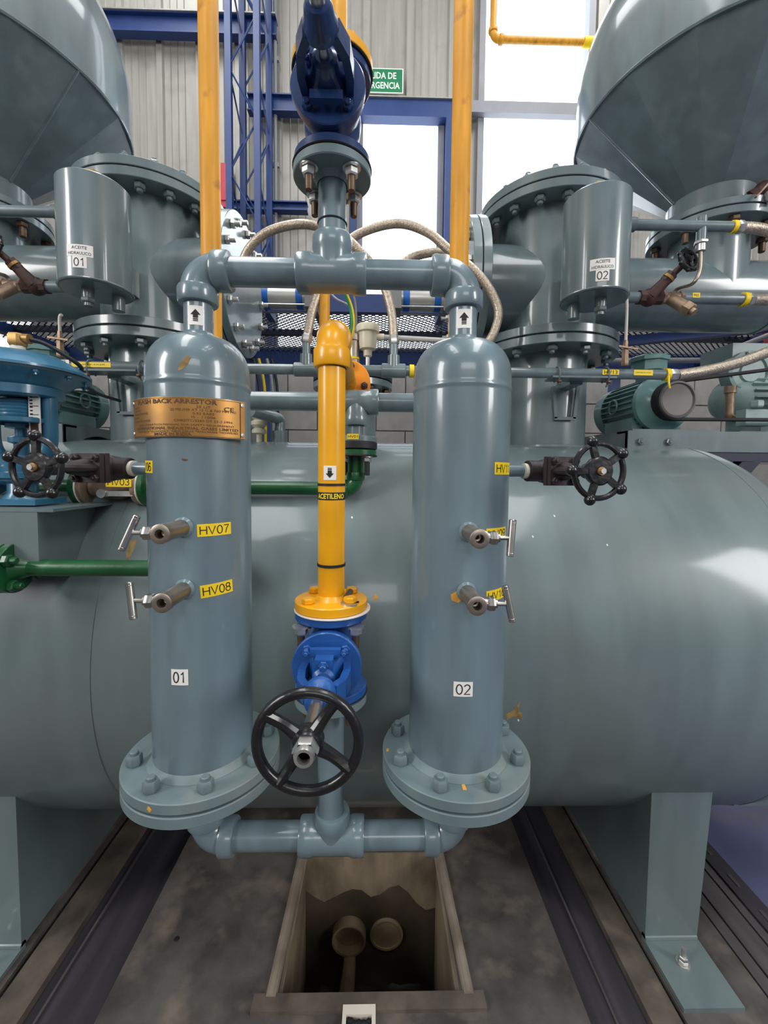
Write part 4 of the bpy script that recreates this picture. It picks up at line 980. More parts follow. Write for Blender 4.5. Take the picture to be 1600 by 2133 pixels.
wm = MB(); wm.cyl((0, 0, 0), (0, 0, 0.003), 0.019, seg=20); wm.hexa((0, 0, 0.003), (0, 0, 0.019), 0.0145); wm.cyl((0, 0, 0.017), (0, 0, 0.042), 0.0078, 0.007, seg=12)
stud_m = wm.mesh('stud_bolt', M['zinc'], 30); 
wm2 = MB(); wm2.cyl((0, 0, 0.019), (0, 0, 0.048), 0.0082, 0.0075, seg=12, bevel=0.001); studbrown = wm2.mesh('stud_end', M['oldsteel'], 30)
def studs(parent, o, axis, R, n, a0):
    x_, y_, a_ = basis(axis)
    for i in range(n):
        tt = a0 + 2 * PI * i / n; p = V(o) + (x_ * math.cos(tt) + y_ * math.sin(tt)) * R
        q = inst('nut', stud_m, parent, p, axis, random.random()); z = bpy.data.objects.new('stud_end', studbrown); col.objects.link(z); z.parent = q
studs(um, (XM, TWY, ZUF), (0, 0, -1), 0.062, 4, PI / 4)

lm = thing('lower_header', 'grey pipe header joining the bottoms of both columns above the sump', 'pipe header', (CX, TWY, ZLOW))
for n, d in ((1, 1), (2, -1)):
    elbow(lm, (XT[n], TWY, ZLOW), (d, 0, 0), (0, 0, 1), 0.045, 0.0345, 'paint', 0.0415, 0.032)
    pipe(lm, (XT[n], TWY, ZLOW + 0.04), (XT[n], TWY, ZFT - 0.045), PR2, 'paint', 'nozzle', 28)
XL = P(692, 1740, TWY).x
pipe(lm, (XT[1] + 0.045, TWY, ZLOW), (XL - 0.05, TWY, ZLOW), PR2, 'paint', seg=32); pipe(lm, (XL + 0.05, TWY, ZLOW), (XT[2] - 0.045, TWY, ZLOW), PR2, 'paint', seg=32)
socket_tee(lm, (XL, TWY, ZLOW), (1, 0, 0), (0, 0, 1), PR2, 0.0415, 0.075, 0.062, 'paint')
YT = P(690, 1251, 0.93).z; YYF = TWY             # top of the yellow flange
ZBF = YT - 0.020 - 0.004 - 0.190                 # underside of the lower valve
pipe(lm, (XM, TWY, ZLOW + 0.05), (XM, TWY, ZBF - 0.01), PR2, 'paint', 'riser', 32)
flange_disc(lm, (XM, TWY, ZBF - 0.023), (0, 0, 1), 0.082, 0.020, 'flange', seg=56)
flange_disc(lm, (XM, TWY, ZBF - 0.0035), (0, 0, 1), 0.083, 0.0035, 'rubber', 'gasket', seg=48)
bolt_circle(lm, (XM, TWY, ZBF - 0.023), (0, 0, -1), 0.062, 4, bolt_mesh(0.014, 0.014, 0.0078, 0.02, 'oldsteel'), PI / 4)

# ================================================================== YELLOW ACETYLENE PIPE
yp = thing('acetylene_pipe', 'bright yellow acetylene pipe standing between the two columns', 'pipe', (XM, TWY, YT - 0.02))
ZE = P(690, 690, TWY).z
pipe(yp, (XM, TWY, YT - 0.005), (XM, TWY, ZE - 0.03), PR2, 'yellow', 'pipe', 40)
elbow(yp, (XM, TWY, ZE), (0, 0, -1), (0, 1, 0), 0.048, 0.0345, 'yellow', 0.0405, 0.040)
yb_ = 1.50
pipe(yp, (XM, TWY + 0.06, ZE), (XM, yb_, ZE), PR2, 'amber', 'run_pipe', 32)
flange_disc(yp, (XM, yb_ - 0.018, ZE), (0, 1, 0), 0.078, 0.018, 'orange', 'rear_flange'); flange_disc(yp, (XM, yb_, ZE), (0, 1, 0), 0.078, 0.016, 'paint', 'mating_flange')
bolt_circle(yp, (XM, yb_ - 0.018, ZE), (0, -1, 0), 0.058, 4, bolt_mesh(0.013, 0.012, 0.007, 0.004, 'rustbrown'), PI / 4 + 0.6)
flange_disc(yp, (XM, TWY, YT - 0.020), (0, 0, 1), 0.082, 0.020, 'yellow', 'flange', seg=64)
MB().lathe([(PR2 + 0.011, 0), (PR2 + 0.004, 0.006), (PR2, 0.010)], (XM, TWY, YT), (0, 0, 1), 40).build('weld_fillet', M['yellow'], yp)
for k, tt in enumerate((-0.75, -2.40, 0.78, 2.36)):
    p = V((XM + math.cos(tt) * 0.062, TWY + math.sin(tt) * 0.062, YT))
    o = inst('bolt', bolt_mesh(0.0145, 0.013, 0.007, 0, 'yellow'), yp, p + V((0, 0, 0.003 if k == 0 else 0)), (0, 0, 1), 0.2 * k)
p = V((XM + math.cos(-0.75) * 0.062, TWY + math.sin(-0.75) * 0.062, YT))
MB().lathe([(0.010, 0), (0.021, 0), (0.021, 0.003), (0.010, 0.003)], p, (0, 0, 1), 24, 0.4, 5.6).build('split_washer', M['zinc'], yp)
MB().cyl((XM + 0.036, TWY - 0.035, YT + 0.012), (XM + 0.044, TWY - 0.002, YT + 0.016), 0.0065, seg=10).build('earth_tag', M['oldsteel'], yp)
MB().lathe([(0.055, 0), (0.086, -0.001), (0.086, 0.0015), (0.055, 0.002)], (XM + 0.003, TWY, YT - 0.0225), (0, 0, 1), 40).build('gasket', M['tape'], yp)
flange_disc(yp, (XM, TWY, YT - 0.024), (0, 0, 1), 0.080, 0.004, 'rubber', 'gasket')
def yband(py, h, th=0.0012, m='rubber', name='black_band', tilt=0.0):
    z = P(690, py, TWY - PR2).z
    x_, y_, a_ = basis((tilt, 0, 1))
    MB().lathe([(PR2 + 0.0002, -h / 2), (PR2 + th, -h / 2), (PR2 + th, h / 2), (PR2 + 0.0002, h / 2)], (XM, TWY, z), (tilt, 0, 1), 40).build(name, M[m], yp)
    return z
yband(757, 0.0065, 0.002, tilt=0.06); yband(1010, 0.0055); yband(1181, 0.006, 0.0018)
zt_ = yband(1034, 0.0170, 0.0006, name='label_tape')
t = Text2D().put('ACETILENO', 0, 0, 0.0115, 0.066, bold=0.03)
b = MB(); fm_ = cyl_map(XM, TWY, PR2, 0.02, zt_); b.add([fm_(p[0], p[1], 0.0012) for p in t.v], t.f); b.build('lettering', M['yink'], yp, flat=True, label='yellow lettering ACETILENO')
a_ = math.asin(max(-1, min(1, (P(687, 985, TWY - PR2).x - XM) / PR2)))
sticker(yp, cyl_map(XM, TWY, PR2, a_, P(687, 985, TWY - PR2).z), 0.028, 0.031, 'white', arrow(False, 1.1), label='white arrow sticker pointing down')

# ================================================================== BLUE GATE VALVES (built at the origin: flow along z, stem towards -y)
def gate_valve(name, label, m, group, wheel_rot, R=0.0765):
    r = thing(name, label, 'valve', (0, 0, 0), group)
    F = 0.190
    b = MB(); b.lathe([(0.030, -F / 2), (0.036, -F / 2 + 0.02), (0.042, -0.055), (0.058, -0.03), (0.062, 0), (0.058, 0.03), (0.042, 0.055), (0.036, F / 2 - 0.02), (0.030, F / 2)], (0, 0, 0), (0, 0, 1), 36)
    b.lathe([(0.052, 0.0), (0.060, -0.03), (0.066, -0.055), (0.066, -0.062)], (0, 0, 0), (0, 1, 0), 36); b.build('body', M[m], r, ang=40)
    flange_disc(r, (0, 0, F / 2 - 0.018), (0, 0, 1), 0.081, 0.018, m, 'flange', seg=56); flange_disc(r, (0, 0, -F / 2), (0, 0, 1), 0.081, 0.018, m, 'flange', seg=56)
    flange_disc(r, (0, -0.062, 0), (0, -1, 0), 0.070, 0.014, m, 'body_flange', seg=48); flange_disc(r, (0, -0.077, 0), (0, -1, 0), 0.073, 0.014, m, 'bonnet_flange', seg=48)
    bolt_circle(r, (0, -0.091, 0), (0, -1, 0), 0.056, 4, bolt_mesh(0.0105, 0.010, 0.006, 0.005, m), PI / 4)
    # bonnet: tapered housing with gland
    b = MB(); b.lathe([(0.040, -0.088), (0.034, -0.105), (0.026, -0.125), (0.023, -0.145), (0.016, -0.150), (0, -0.150)], (0, 0, 0), (0, 1, 0), 24); b.build('bonnet', M[m], r)
    MB().box((0, -0.110, 0.040), (0.062, 0.014, 0.016)).build('gland_bridge', M[m], r, flat=True); MB().box((0, -0.112, -0.040), (0.062, 0.014, 0.016)).build('gland_bridge', M[m], r, flat=True); MB().box((0, -0.13, 0.027), (0.036, 0.026, 0.022)).build('gland_lug', M[m], r, flat=True)
    inst('gland_bolt', bolt_mesh(0.010, 0.008, 0.0065, 0.012, m), r, (0, -0.139, 0.027), (0, -1, 0))
    for sx in (-1, 1): inst('gland_bolt', bolt_mesh(0.0075, 0.008, 0.004, 0.006, m), r, (sx * 0.038, -0.112, 0.041), (0, -1, 0))
    # yoke arms and yoke boss
    for sx in (-1, 1):
        b = MB(); pts = [(sx * 0.042, -0.088, -0.004), (sx * 0.045, -0.125, -0.004), (sx * 0.040, -0.165, -0.004), (sx * 0.024, -0.195, -0.002)]
        for p0, p1 in zip(pts[:-1], pts[1:]): b.bar(p0, p1, 0.015, 0.034)
        b.build('yoke_arm', M[m], r, ang=50)
    b = MB(); b.lathe([(0, -0.185), (0.026, -0.185), (0.030, -0.190), (0.030, -0.205), (0.026, -0.212), (0.024, -0.228), (0.020, -0.236), (0.012, -0.238)], (0, 0, 0), (0, 1, 0), 24); b.build('yoke_boss', M[m], r)
    MB().cyl((0, -0.145, 0), (0, -0.3620, 0), 0.0095, seg=16).build('stem', M['zinc'], r)
    MB().cyl((0, -0.232, 0), (0, -0.3150, 0), 0.013, seg=16).build('stem_sleeve', M['steel'], r)
    hw = MB(); k = 48
    pts = [V((math.cos(2 * PI * i / k) * R, -0.3350, math.sin(2 * PI * i / k) * R)) for i in range(k)]
    hw.tube(pts, 0.0084, 12, closed=True); hwo = hw.build('handwheel', M['black'], r)
    MB().lathe([(0.012, -0.3180), (0.021, -0.3190), (0.024, -0.3240), (0.024, -0.3420), (0.020, -0.3480), (0.012, -0.3480)], (0, 0, 0), (0, 1, 0), 24).build('hub', M['black'], hwo)
    for q in range(4):
        a = wheel_rot + q * PI / 2; d = V((math.cos(a), 0, math.sin(a)))
        MB().tube([V((0, -0.3330, 0)) + d * 0.018, V((0, -0.3300, 0)) + d * 0.045, V((0, -0.3350, 0)) + d * R], 0.007, 10, smooth=3, radii=[0.0115, 0.0108, 0.0098, 0.0092, 0.0090, 0.0092, 0.0098]).build('spoke', M['black'], hwo)
    b = MB(); b.lathe([(0.009, -0.3480), (0.0195, -0.3480), (0.0195, -0.3600), (0.0175, -0.3640)], (0, 0, 0), (0, 1, 0), 6); b.build('wheel_nut', M['zinc'], r)
    MB().lathe([(0.0150, -0.3560), (0.0158, -0.3670), (0.0140, -0.3730), (0.0095, -0.3730), (0.0090, -0.3620), (0, -0.3620)], (0, 0, 0), (0, 1, 0), 20).build('nut_collar', M['zinc'], r)
    # raised casting marks on the wheel rim (open / shut lettering)
    for txt, a0 in (('CLOSE', 2.62), ('OPEN', -0.55)):
        vs_, fs_, wd = text_mesh(txt, 0.007)
        for sgn in (1,):
            b = MB(); b.add([V((math.cos(a0 - p[0] / R) * (R + p[1]), -0.3428, math.sin(a0 - p[0] / R) * (R + p[1]))) for p in vs_], fs_); b.build('cast_lettering', M['iron'], hwo, flat=True)
    return r
gv1 = gate_valve('gate_valve', 'blue gate valve with large black handwheel below the yellow pipe', 'blue', 'blue gate valves', 0.98)
gv1.location = (XM, TWY, ZBF + 0.095)
studs_y = bolt_mesh(0.0140, 0.016, 0.0078, 0.018, 'zinc')
for sx in (-1, 1):
    for sy in (-1, 1):
        q = inst('nut', stud_m, yp, (XM + sx * 0.0585, TWY + sy * 0.0585, YT - 0.043), (0, 0, -1), 0.3 * sx)
        z = bpy.data.objects.new('stud_end', studbrown); col.objects.link(z); z.parent = q
gv2 = gate_valve('gate_valve', 'dark blue gate valve seen from below above the upper header', 'navy', 'blue gate valves', 0.6, 0.062)
gv2.location = (XM, TWY, ZUF + 0.024 + 0.095)
flange_disc(um, (XM, TWY, ZUF + 0.0205), (0, 0, 1), 0.085, 0.0035, 'rubber', 'gasket')
op = thing('outlet_pipe', 'yellow outlet pipe rising from the top of the dark blue valve', 'pipe', (XM, TWY, ZUF + 0.218))
zz = ZUF + 0.024 + 0.190
flange_disc(op, (XM, TWY, zz + 0.004), (0, 0, 1), 0.085, 0.020, 'yellow', seg=48); flange_disc(op, (XM, TWY, zz + 0.0005), (0, 0, 1), 0.086, 0.004, 'rubber', 'gasket', seg=48)
pipe(op, (XM, TWY, zz + 0.02), (XM, TWY, zz + 1.4), PR2, 'yellow')
bolt_circle(op, (XM, TWY, zz + 0.024), (0, 0, 1), 0.062, 4, bolt_mesh(0.0145, 0.013, 0.007, 0.01, 'yellow'), PI / 4)

# ================================================================== SIDE DRAIN VALVES HV06 / HV11 (dark iron, five-knob wheels)
def small_gate(label, group, s, rot):
    """pipe along x (towards -s*x is the column), stem to -y"""
    r = thing('drain_valve', label, 'valve', (0, 0, 0), group)
    pipe(r, (-s * 0.105, 0, 0), (-s * 0.052, 0, 0), 0.0135, 'paint', 'nipple', 20)
    MB().lathe([(0.0135, 0), (0.0175, 0.002), (0.017, 0.010), (0.0135, 0.012)], (-s * 0.062, 0, 0), (s, 0, 0), 20).build('thread_tape', M['tape'], r)
    b = MB(); b.cyl((-s * 0.052, 0, 0), (-s * 0.012, 0, 0), 0.0235, seg=24, bevel=0.002); b.cyl((s * 0.012, 0, 0), (s * 0.045, 0, 0), 0.0235, seg=24, bevel=0.002); b.sphere((0, 0, 0), 0.029, 20, 12); b.cyl((0, 0.02, 0), (0, -0.045, 0), 0.027, seg=20); b.build('body', M['iron'], r)
    b = MB(); b.box((0, -0.045, 0), (0.066, 0.012, 0.062)); b.box((0, -0.059, 0), (0.064, 0.012, 0.060)); b.build('bonnet_flange', M['iron'], r, ang=20)
    for sx in (-1, 1):
        for sz in (-1, 1): inst('bonnet_bolt', bolt_mesh(0.0085, 0.009, 0.004, 0.004, 'iron'), r, (sx * 0.023, -0.065, sz * 0.021), (0, -1, 0))
    b = MB(); b.lathe([(0.020, -0.064), (0.016, -0.085), (0.013, -0.105), (0, -0.106)], (0, 0, 0), (0, 1, 0), 16); b.build('gland', M['iron'], r)
    for sx in (-1, 1): MB().tube([(sx * 0.020, -0.064, 0), (sx * 0.024, -0.10, 0), (sx * 0.018, -0.135, 0), (0, -0.148, 0)], 0.0075, 8, smooth=3).build('yoke_arm', M['iron'], r)
    MB().cyl((0, -0.135, 0), (0, -0.160, 0), 0.015, seg=16).build('yoke_boss', M['iron'], r)
    MB().cyl((0, -0.1, 0), (0, -0.186, 0), 0.0055, seg=10).build('stem', M['zinc'], r)
    wy = -0.172; R = 0.051; k = 40
    hw = MB(); hw.tube([V((math.cos(2 * PI * i / k) * R, wy, math.sin(2 * PI * i / k) * R)) for i in range(k)], 0.0055, 10, closed=True); hwo = hw.build('handwheel', M['black'], r)
    MB().lathe([(0.006, wy + 0.008), (0.026, wy + 0.008), (0.0275, wy + 0.004), (0.0275, wy - 0.003), (0.024, wy - 0.006), (0.009, wy - 0.006)], (0, 0, 0), (0, 1, 0), 28).build('hub_disc', M['black'], hwo)
    MB().lathe([(0.0055, wy - 0.009), (0.0080, wy - 0.009), (0.0080, wy - 0.005)], (0, 0, 0), (0, 1, 0), 12).build('wheel_nut', M['brass'], hwo)
    for q in range(5):
        a = rot + q * 2 * PI / 5; d = V((math.cos(a), 0, math.sin(a)))
        MB().bar(V((0, wy, 0)) + d * 0.022, V((0, wy, 0)) + d * 0.051, 0.011, 0.009, (0, 1, 0)).build('spoke', M['black'], hwo)
        MB().sphere(V((0, wy - 0.002, 0)) + d * 0.057, 0.0105, 12, 8).build('grip_knob', M['black'], hwo)
    return r
v6 = small_gate('dark iron valve with five-knob black wheel on the nameplate column', 'side drain valves', -1, 0.30)
v6.location = (XT[1] - TWR - 0.092, TWY, P(290, 976, TWY).z); v6.rotation_euler = (0, 0, math.radians(-9))
v11 = small_gate('dark iron valve with five-knob black wheel on column 02', 'side drain valves', 1, 0.62)
v11.location = (XT[2] + TWR + 0.092, TWY, P(1085, 981, TWY).z); v11.rotation_euler = (0, 0, math.radians(9))

# ================================================================== NEEDLE VALVES
def needle(label, px, py, s, n, tilt):
    fx = P(px, py, 0.752); r = thing('needle_valve', label, 'valve', fx, 'stainless needle valves')
    x, z = fx.x, fx.z; y0 = TWY - math.sqrt(max(0.001, TWR ** 2 - (x - XT[n]) ** 2)) + 0.004
    MB().lathe([(0.0165, y0), (0.0165, 0.770), (0.0180, 0.768), (0.0180, 0.753), (0.0165, 0.752), (0.0085, 0.752), (0.0080, 0.757), (0.0075, 0.775), (0.0045, 0.776), (0.004, 0.79), (0, 0.79)], (x, 0, z), (0, 1, 0), 32).build('body', M['dullsteel'], r)
    MB().lathe([(0.0155, 0.008), (0.021, 0.0)], (x, y0 - 0.004, z), (0, -1, 0), 24).build('weld_bead', M['paint'], r)
    hy = 0.768
    b = MB(); b.cyl((x + s * 0.012, hy, z), (x + s * 0.022, hy, z), 0.0100, seg=14); b.hexa((x + s * 0.021, hy, z), (x + s * 0.036, hy, z), 0.0135); b.cyl((x + s * 0.035, hy, z), (x + s * 0.040, hy, z), 0.0080, seg=12); b.build('packing_nut', M['steel'], r)
    MB().cyl((x + s * 0.034, hy, z), (x + s * 0.060, hy, z), 0.0042, seg=10).build('stem', M['steel'], r)
    d = V((math.sin(tilt) * 0.9, 0.12, math.cos(tilt))).normalized() * 0.034; c = V((x + s * 0.062, hy, z))
    b = MB(); b.cyl(c - d, c + d, 0.0068, seg=16, bevel=0.0012)
    for e in (-1, 1): b.torus(c + d * 0.82 * e, d, 0.0068, 0.0006, 16, 5)
    b.build('tee_handle', M['steel'], r)
needle('stainless needle valve at tag HV07, upper one on column 01', 332, 1113, -1, 1, 0.42)
needle('stainless needle valve at tag HV08, lower one on column 01', 336, 1257, -1, 1, -0.18)
needle('stainless needle valve at tag HV09, upper one on column 02', 1000, 1123, 1, 2, 0.10)
needle('stainless needle valve at tag HV10, lower one on column 02', 995, 1263, 1, 2, -0.22)

# ================================================================== GAS PIPES BEHIND THE COLUMNS
YC = 1.38; ZCR = P(600, 836, YC).z
XRL = P(447, 300, 1.42).x; XRR = P(956, 300, 1.42).x
cp = thing('cross_pipe', 'grey cross pipe running between the columns above the tank', 'pipe', (CX, YC, ZCR))
pipe(cp, (XRL + 0.05, YC, ZCR), (XRR - 0.05, YC, ZCR), PR2, 'vessel', seg=28)
XD = P(742, 836, YC).x
socket_tee(cp, (XD, YC, ZCR), (1, 0, 0), (0, 0, -1), PR2, 0.042, 0.072, 0.075, 'vessel')
zf1 = P(735, 918, YC).z
pipe(cp, (XD, YC, ZCR - 0.05), (XD, YC, zf1), 0.024, 'vessel', 'drop_pipe', 24)
flange_disc(cp, (XD, YC, zf1 - 0.006), (0, 0, 1), 0.068, 0.018, 'vessel', 'flange', seg=48)
sticker(cp, cyl_map(XD, YC, 0.068, -0.1, zf1 + 0.008), 0.036, 0.016, 'ystick', Text2D().put('HV01', 0, 0, 0.009, 0.030), name='sticker', label='yellow tag reading HV01')
for x in (XRL, XRR):
    d = 1 if x == XRL else -1
    elbow(cp, (x, YC, ZCR), (d, 0, 0), (0, 0, 1), 0.045, 0.036, 'vessel', 0.042, 0.03)
for x, lab in ((XRL, 'tall amber gas riser left of the dark blue valve'), (XRR, 'tall amber gas riser right of the dark blue valve')):
    r = thing('gas_riser', lab, 'pipe', (x, YC, ZCR + 0.04), 'amber gas risers')
    pipe(r, (x, YC, ZCR + 0.045), (x, YC, 4.2), PR2, 'amber', 'pipe', 32)
    MB().cyl((x, YC, ZCR + 0.06), (x, YC, ZCR + 0.11), 0.040).build('coupling', M['amber'], r)
r = thing('gas_riser', 'thin amber riser behind the yellow elbow', 'pipe', P(675, 640, 1.62), 'amber gas risers')
q = P(676, 640, 1.62); pipe(r, (q.x, 1.62, 1.80), (q.x, 1.62, 2.7), 0.02, 'amber', 'pipe', 20); MB().cyl((q.x, 1.62, 1.79), (q.x, 1.62, 1.85), 0.03).build('coupling', M['amber'], r)
# green line with HV01 check valve and HV03 ball valve
gl = thing('green_line', 'dark green line running left along the tank behind column 01', 'pipe', (XD, YC, P(640, 1017, YC).z))
zg = P(640, 1017, YC).z; GR = 0.0215
flange_disc(gl, (XD, YC, zf1 - 0.028), (0, 0, 1), 0.069, 0.022, 'rubber', 'black_insert', seg=48)
flange_disc(gl, (XD, YC, zf1 - 0.048), (0, 0, 1), 0.067, 0.018, 'green', 'flange', seg=48); flange_disc(gl, (XD, YC, zf1 - 0.052), (0, 0, 1), 0.070, 0.005, 'rubber', 'lower_gasket', seg=48)
wmk = MB(); wmk.cyl((0, 0, 0), (0, 0, 0.003), 0.018, seg=16); wmk.hexa((0, 0, 0.003), (0, 0, 0.017), 0.014); nutg = wmk.mesh('nut', M['zinc'], 30)
wmk = MB(); wmk.cyl((0, 0, 0.015), (0, 0, 0.06), 0.0085, seg=10, bevel=0.001); studg = wmk.mesh('stud_end', M['rubber'], 30)
for k in range(4):
    a = PI / 4 + k * PI / 2
    qn = inst('nut', nutg, gl, (XD + 0.052 * math.cos(a), YC + 0.052 * math.sin(a), zf1 - 0.052), (0, 0, -1)); zq = bpy.data.objects.new('stud_end', studg); col.objects.link(zq); zq.parent = qn
pipe(gl, (XD, YC, zf1 - 0.05), (XD, YC, zg + 0.04), 0.026, 'green', 'drop_pipe', 24)
elbow(gl, (XD, YC, zg), (0, 0, 1), (-1, 0, 0), 0.035, 0.025, 'green', 0.030, 0.025)
xv0, xv1 = P(180, 1020, YC).x, P(302, 1020, YC).x
pipe(gl, (xv1 + 0.02, YC, zg), (XD - 0.035, YC, zg), GR, 'green', 'pipe', 24)
pipe(gl, (-2.2, YC, zg), (xv0 - 0.02, YC, zg), GR, 'green', 'pipe', 24)
for xq, d in ((xv0, 1), (xv1, -1)):
    flange_disc(gl, (xq - d * 0.02, YC, zg), (d, 0, 0), 0.062, 0.016, 'green', 'flange', seg=40); flange_disc(gl, (xq - d * 0.003, YC, zg), (d, 0, 0), 0.060, 0.006, 'tape', 'flange_gasket', seg=40)
bvv = thing('ball_valve', 'steel flanged ball valve tagged HV03 in the green line', 'valve', ((xv0 + xv1) / 2, YC, zg))
xm_ = (xv0 + xv1) / 2
for xq, d in ((xv0, 1), (xv1, -1)): flange_disc(bvv, (xq + d * 0.004, YC, zg), (d, 0, 0), 0.060, 0.014, 'bronze', 'flange', seg=40)
b = MB(); b.lathe([(0.03, -0.07), (0.034, -0.04), (0.042, -0.02), (0.042, 0.02), (0.034, 0.04), (0.03, 0.07)], (xm_, YC, zg), (1, 0, 0), 28); b.build('body', M['bronze'], bvv)
MB().bar((xm_ - 0.02, YC - 0.05, zg - 0.02), (xm_ + 0.085, YC - 0.05, zg - 0.02), 0.010, 0.016).build('lever', M['zinc'], bvv)
MB().cyl((xm_ - 0.01, YC - 0.035, zg - 0.02), (xm_ - 0.01, YC - 0.06, zg - 0.02), 0.014, seg=12).build('stem', M['zinc'], bvv)
inst('bolt', bolt_mesh(0.011, 0.016, 0.006, 0.012, 'zinc'), bvv, (xm_ + 0.08, YC - 0.045, zg - 0.02), (1, 0, 0))
hc = P(247, 1004, YC - 0.066)
sticker(bvv, lambda u, v, off: V((hc.x + u, YC - 0.066 - off, hc.z + v)), 0.078, 0.030, 'ystick', Text2D().strokes('HV03', 0.021, 0.066, 0.105), label='yellow tag reading HV03', name='tag_plate')
# lower green pipe with flange
g2 = thing('green_line', 'thick green pipe with bolted flange at the lower left', 'pipe', P(40, 1183, 1.13))
yl = 1.13; zl = P(160, 1183, yl).z; xf = P(42, 1183, yl).x
pipe(g2, (xf, yl, zl), (XT[1] - 0.09, yl, zl), 0.0215, 'green', 'pipe', 24)
MB().tube([(XT[1] - 0.09, yl, zl), (XT[1] - 0.06, yl + 0.01, zl), (XT[1] - 0.045, yl + 0.05, zl), (XT[1] - 0.045, yl + 0.30, zl)], 0.0215, 16, smooth=5).build('bend', M['green'], g2)
MB().lathe([(0.0215, 0), (0.031, -0.028), (0.036, -0.036)], (xf + 0.03, yl, zl), (1, 0, 0), 24).build('weld_neck', M['green'], g2)
flange_disc(g2, (xf - 0.006, yl, zl), (-1, 0, 0), 0.066, 0.020, 'green', 'flange'); flange_disc(g2, (xf - 0.030, yl, zl), (-1, 0, 0), 0.066, 0.020, 'green', 'flange')
flange_disc(g2, (xf - 0.025, yl, zl), (-1, 0, 0), 0.062, 0.006, 'rubber', 'gasket')
bolt_circle(g2, (xf - 0.006, yl, zl), (1, 0, 0), 0.050, 4, bolt_mesh(0.016, 0.018, 0.009, 0.016, 'green'), PI / 4 + 0.2)
pipe(g2, (xf - 0.7, yl, zl), (xf - 0.045, yl, zl), 0.0215, 'green', 'pipe', 24)
# ================================================================== HV13 LINE, HOSES, TRANSMITTER
YG = 1.60; ZG_ = P(790, 772, YG).z
g3 = thing('sampling_line', 'thin grey gas line clamped below the vessel flanges', 'pipe', (CX, YG, ZG_))
xe1 = P(1395, 778, YG).x; xe0 = 2 * CX - xe1
pipe(g3, (xe0, YG, ZG_), (xe1, YG, ZG_), 0.019, 'vessel', 'pipe', 20)
tees = []
for px in (638, 820):
    xx = P(px, 760, YG).x; tees.append(xx)
    b = MB(); b.cyl((xx - 0.045, YG, ZG_), (xx + 0.045, YG, ZG_), 0.026, seg=20, bevel=0.003); b.cyl((xx, YG, ZG_), (xx, YG, ZG_ + 0.055), 0.024, 0.022, seg=20); b.build('tee', M['vessel'], g3)
    MB().cyl((xx, YG, ZG_ + 0.05), (xx, YG, ZG_ + 0.10), 0.015, seg=16).build('hose_stub', M['vessel'], g3)
for s in (-1, 1):
    for d in (-0.075, 0.11):
        xx = CX + s * VX + d
        MB().tube([(xx, YG - 0.005, ZG_ - 0.05), (xx, YG - 0.024, ZG_ - 0.02), (xx, YG - 0.022, ZG_ + 0.01), (xx, YG, ZG_ + 0.024), (xx, YG + 0.022, ZG_ + 0.01), (xx, YG + 0.024, ZG_ - 0.03)], 0.0032, 8, smooth=4).build('u_bolt', M['vessel'], g3)
        inst('clamp_nut', bolt_mesh(0.010, 0.009, 0.004, 0.006, 'oldsteel'), g3, (xx, YG - 0.022, ZG_ - 0.03), (0, 0, -1))
def gsticker(px, wd, txt, h=0.011, hh=0.019, sub=None, tw_=None):
    xx = P(px, 772, YG - 0.02).x
    fm = lambda u, v, off: V((xx + u, YG - 0.0188 - off, ZG_ + 0.002 + v))
    sticker(g3, fm, wd, hh, 'ystick', Text2D().put(txt, 0, 0, h, tw_ or wd * 0.8), name='sticker', label='small yellow pipe tag')
gsticker(1273, 0.062, 'HV13', 0.014); gsticker(1341, 0.072, 'DRENAJE DE AGUA', 0.0045, 0.020); gsticker(190, 0.14, 'DRENAJE', 0.004, 0.018, tw_=0.10)
xx = P(136, 757, YG).x
sticker(g3, lambda u, v, off: V((xx + u, YG - 0.019 - off, ZG_ + 0.010 + v)), 0.055, 0.016, 'white', Text2D().put('2090', 0, 0, 0.011), name='sticker')
for px in (853, 1384):
    xx = P(px, 775, YG).x; MB().ring((xx, YG, ZG_), (1, 0, 0), 0.019, 0.0235, 0.016, 20).build('marking_tape', M['ystick'], g3)
xx = P(1386, 775, YG).x
MB().tube([(xx, YG - 0.02, ZG_ - 0.01), (xx - 0.004, YG - 0.028, ZG_ - 0.035), (xx + 0.002, YG - 0.026, ZG_ - 0.055)], 0.004, 6, smooth=3).build('tape_tail', M['ystick'], g3)
hz = thing('braided_hose', 'braided hose rising to the right edge beside the belt drive', 'hose', (xe1, YG, ZG_), 'braided steel hoses')
MB().hexa((xe1 - 0.005, YG, ZG_), (xe1 + 0.03, YG, ZG_), 0.022).build('hose_nut', M['zinc'], hz)
h1 = P(1470, 772, YG); h2 = P(1540, 755, 1.58); h3 = P(1620, 725, 1.55); h4 = P(1700, 690, 1.5)
MB().tube([(xe1 + 0.03, YG, ZG_), h1, h2, h3, h4], 0.0195, 16, smooth=8).build('hose', M['braid'], hz)
def hose(label, pts, r=0.0165, m='braid'):
    q = thing('braided_hose', label, 'hose', pts[0], 'braided steel hoses')
    MB().tube(pts, r, 14, smooth=8).build('hose', M[m], q)
    for i, j in ((0, 1), (-1, -2)):
        p0 = V(pts[i]); d = (V(pts[j]) - p0).normalized(); MB().hexa(p0 - d * 0.004, p0 + d * 0.03, r * 1.25).build('ferrule', M['zinc'], q)
    return q
za = ZG_ + 0.10
hose('braided hose looping right over the header from the left tee', [(tees[0], YG, za), P(650, 650, 1.61), P(672, 590, 1.63), P(700, 535, 1.66), P(745, 489, 1.68), P(825, 466, 1.68), P(890, 484, 1.66), P(940, 525, 1.64), P(1000, 575, 1.62), P(1037, 640, 1.62), P(1030, 690, 1.62), P(1005, 730, 1.63)])
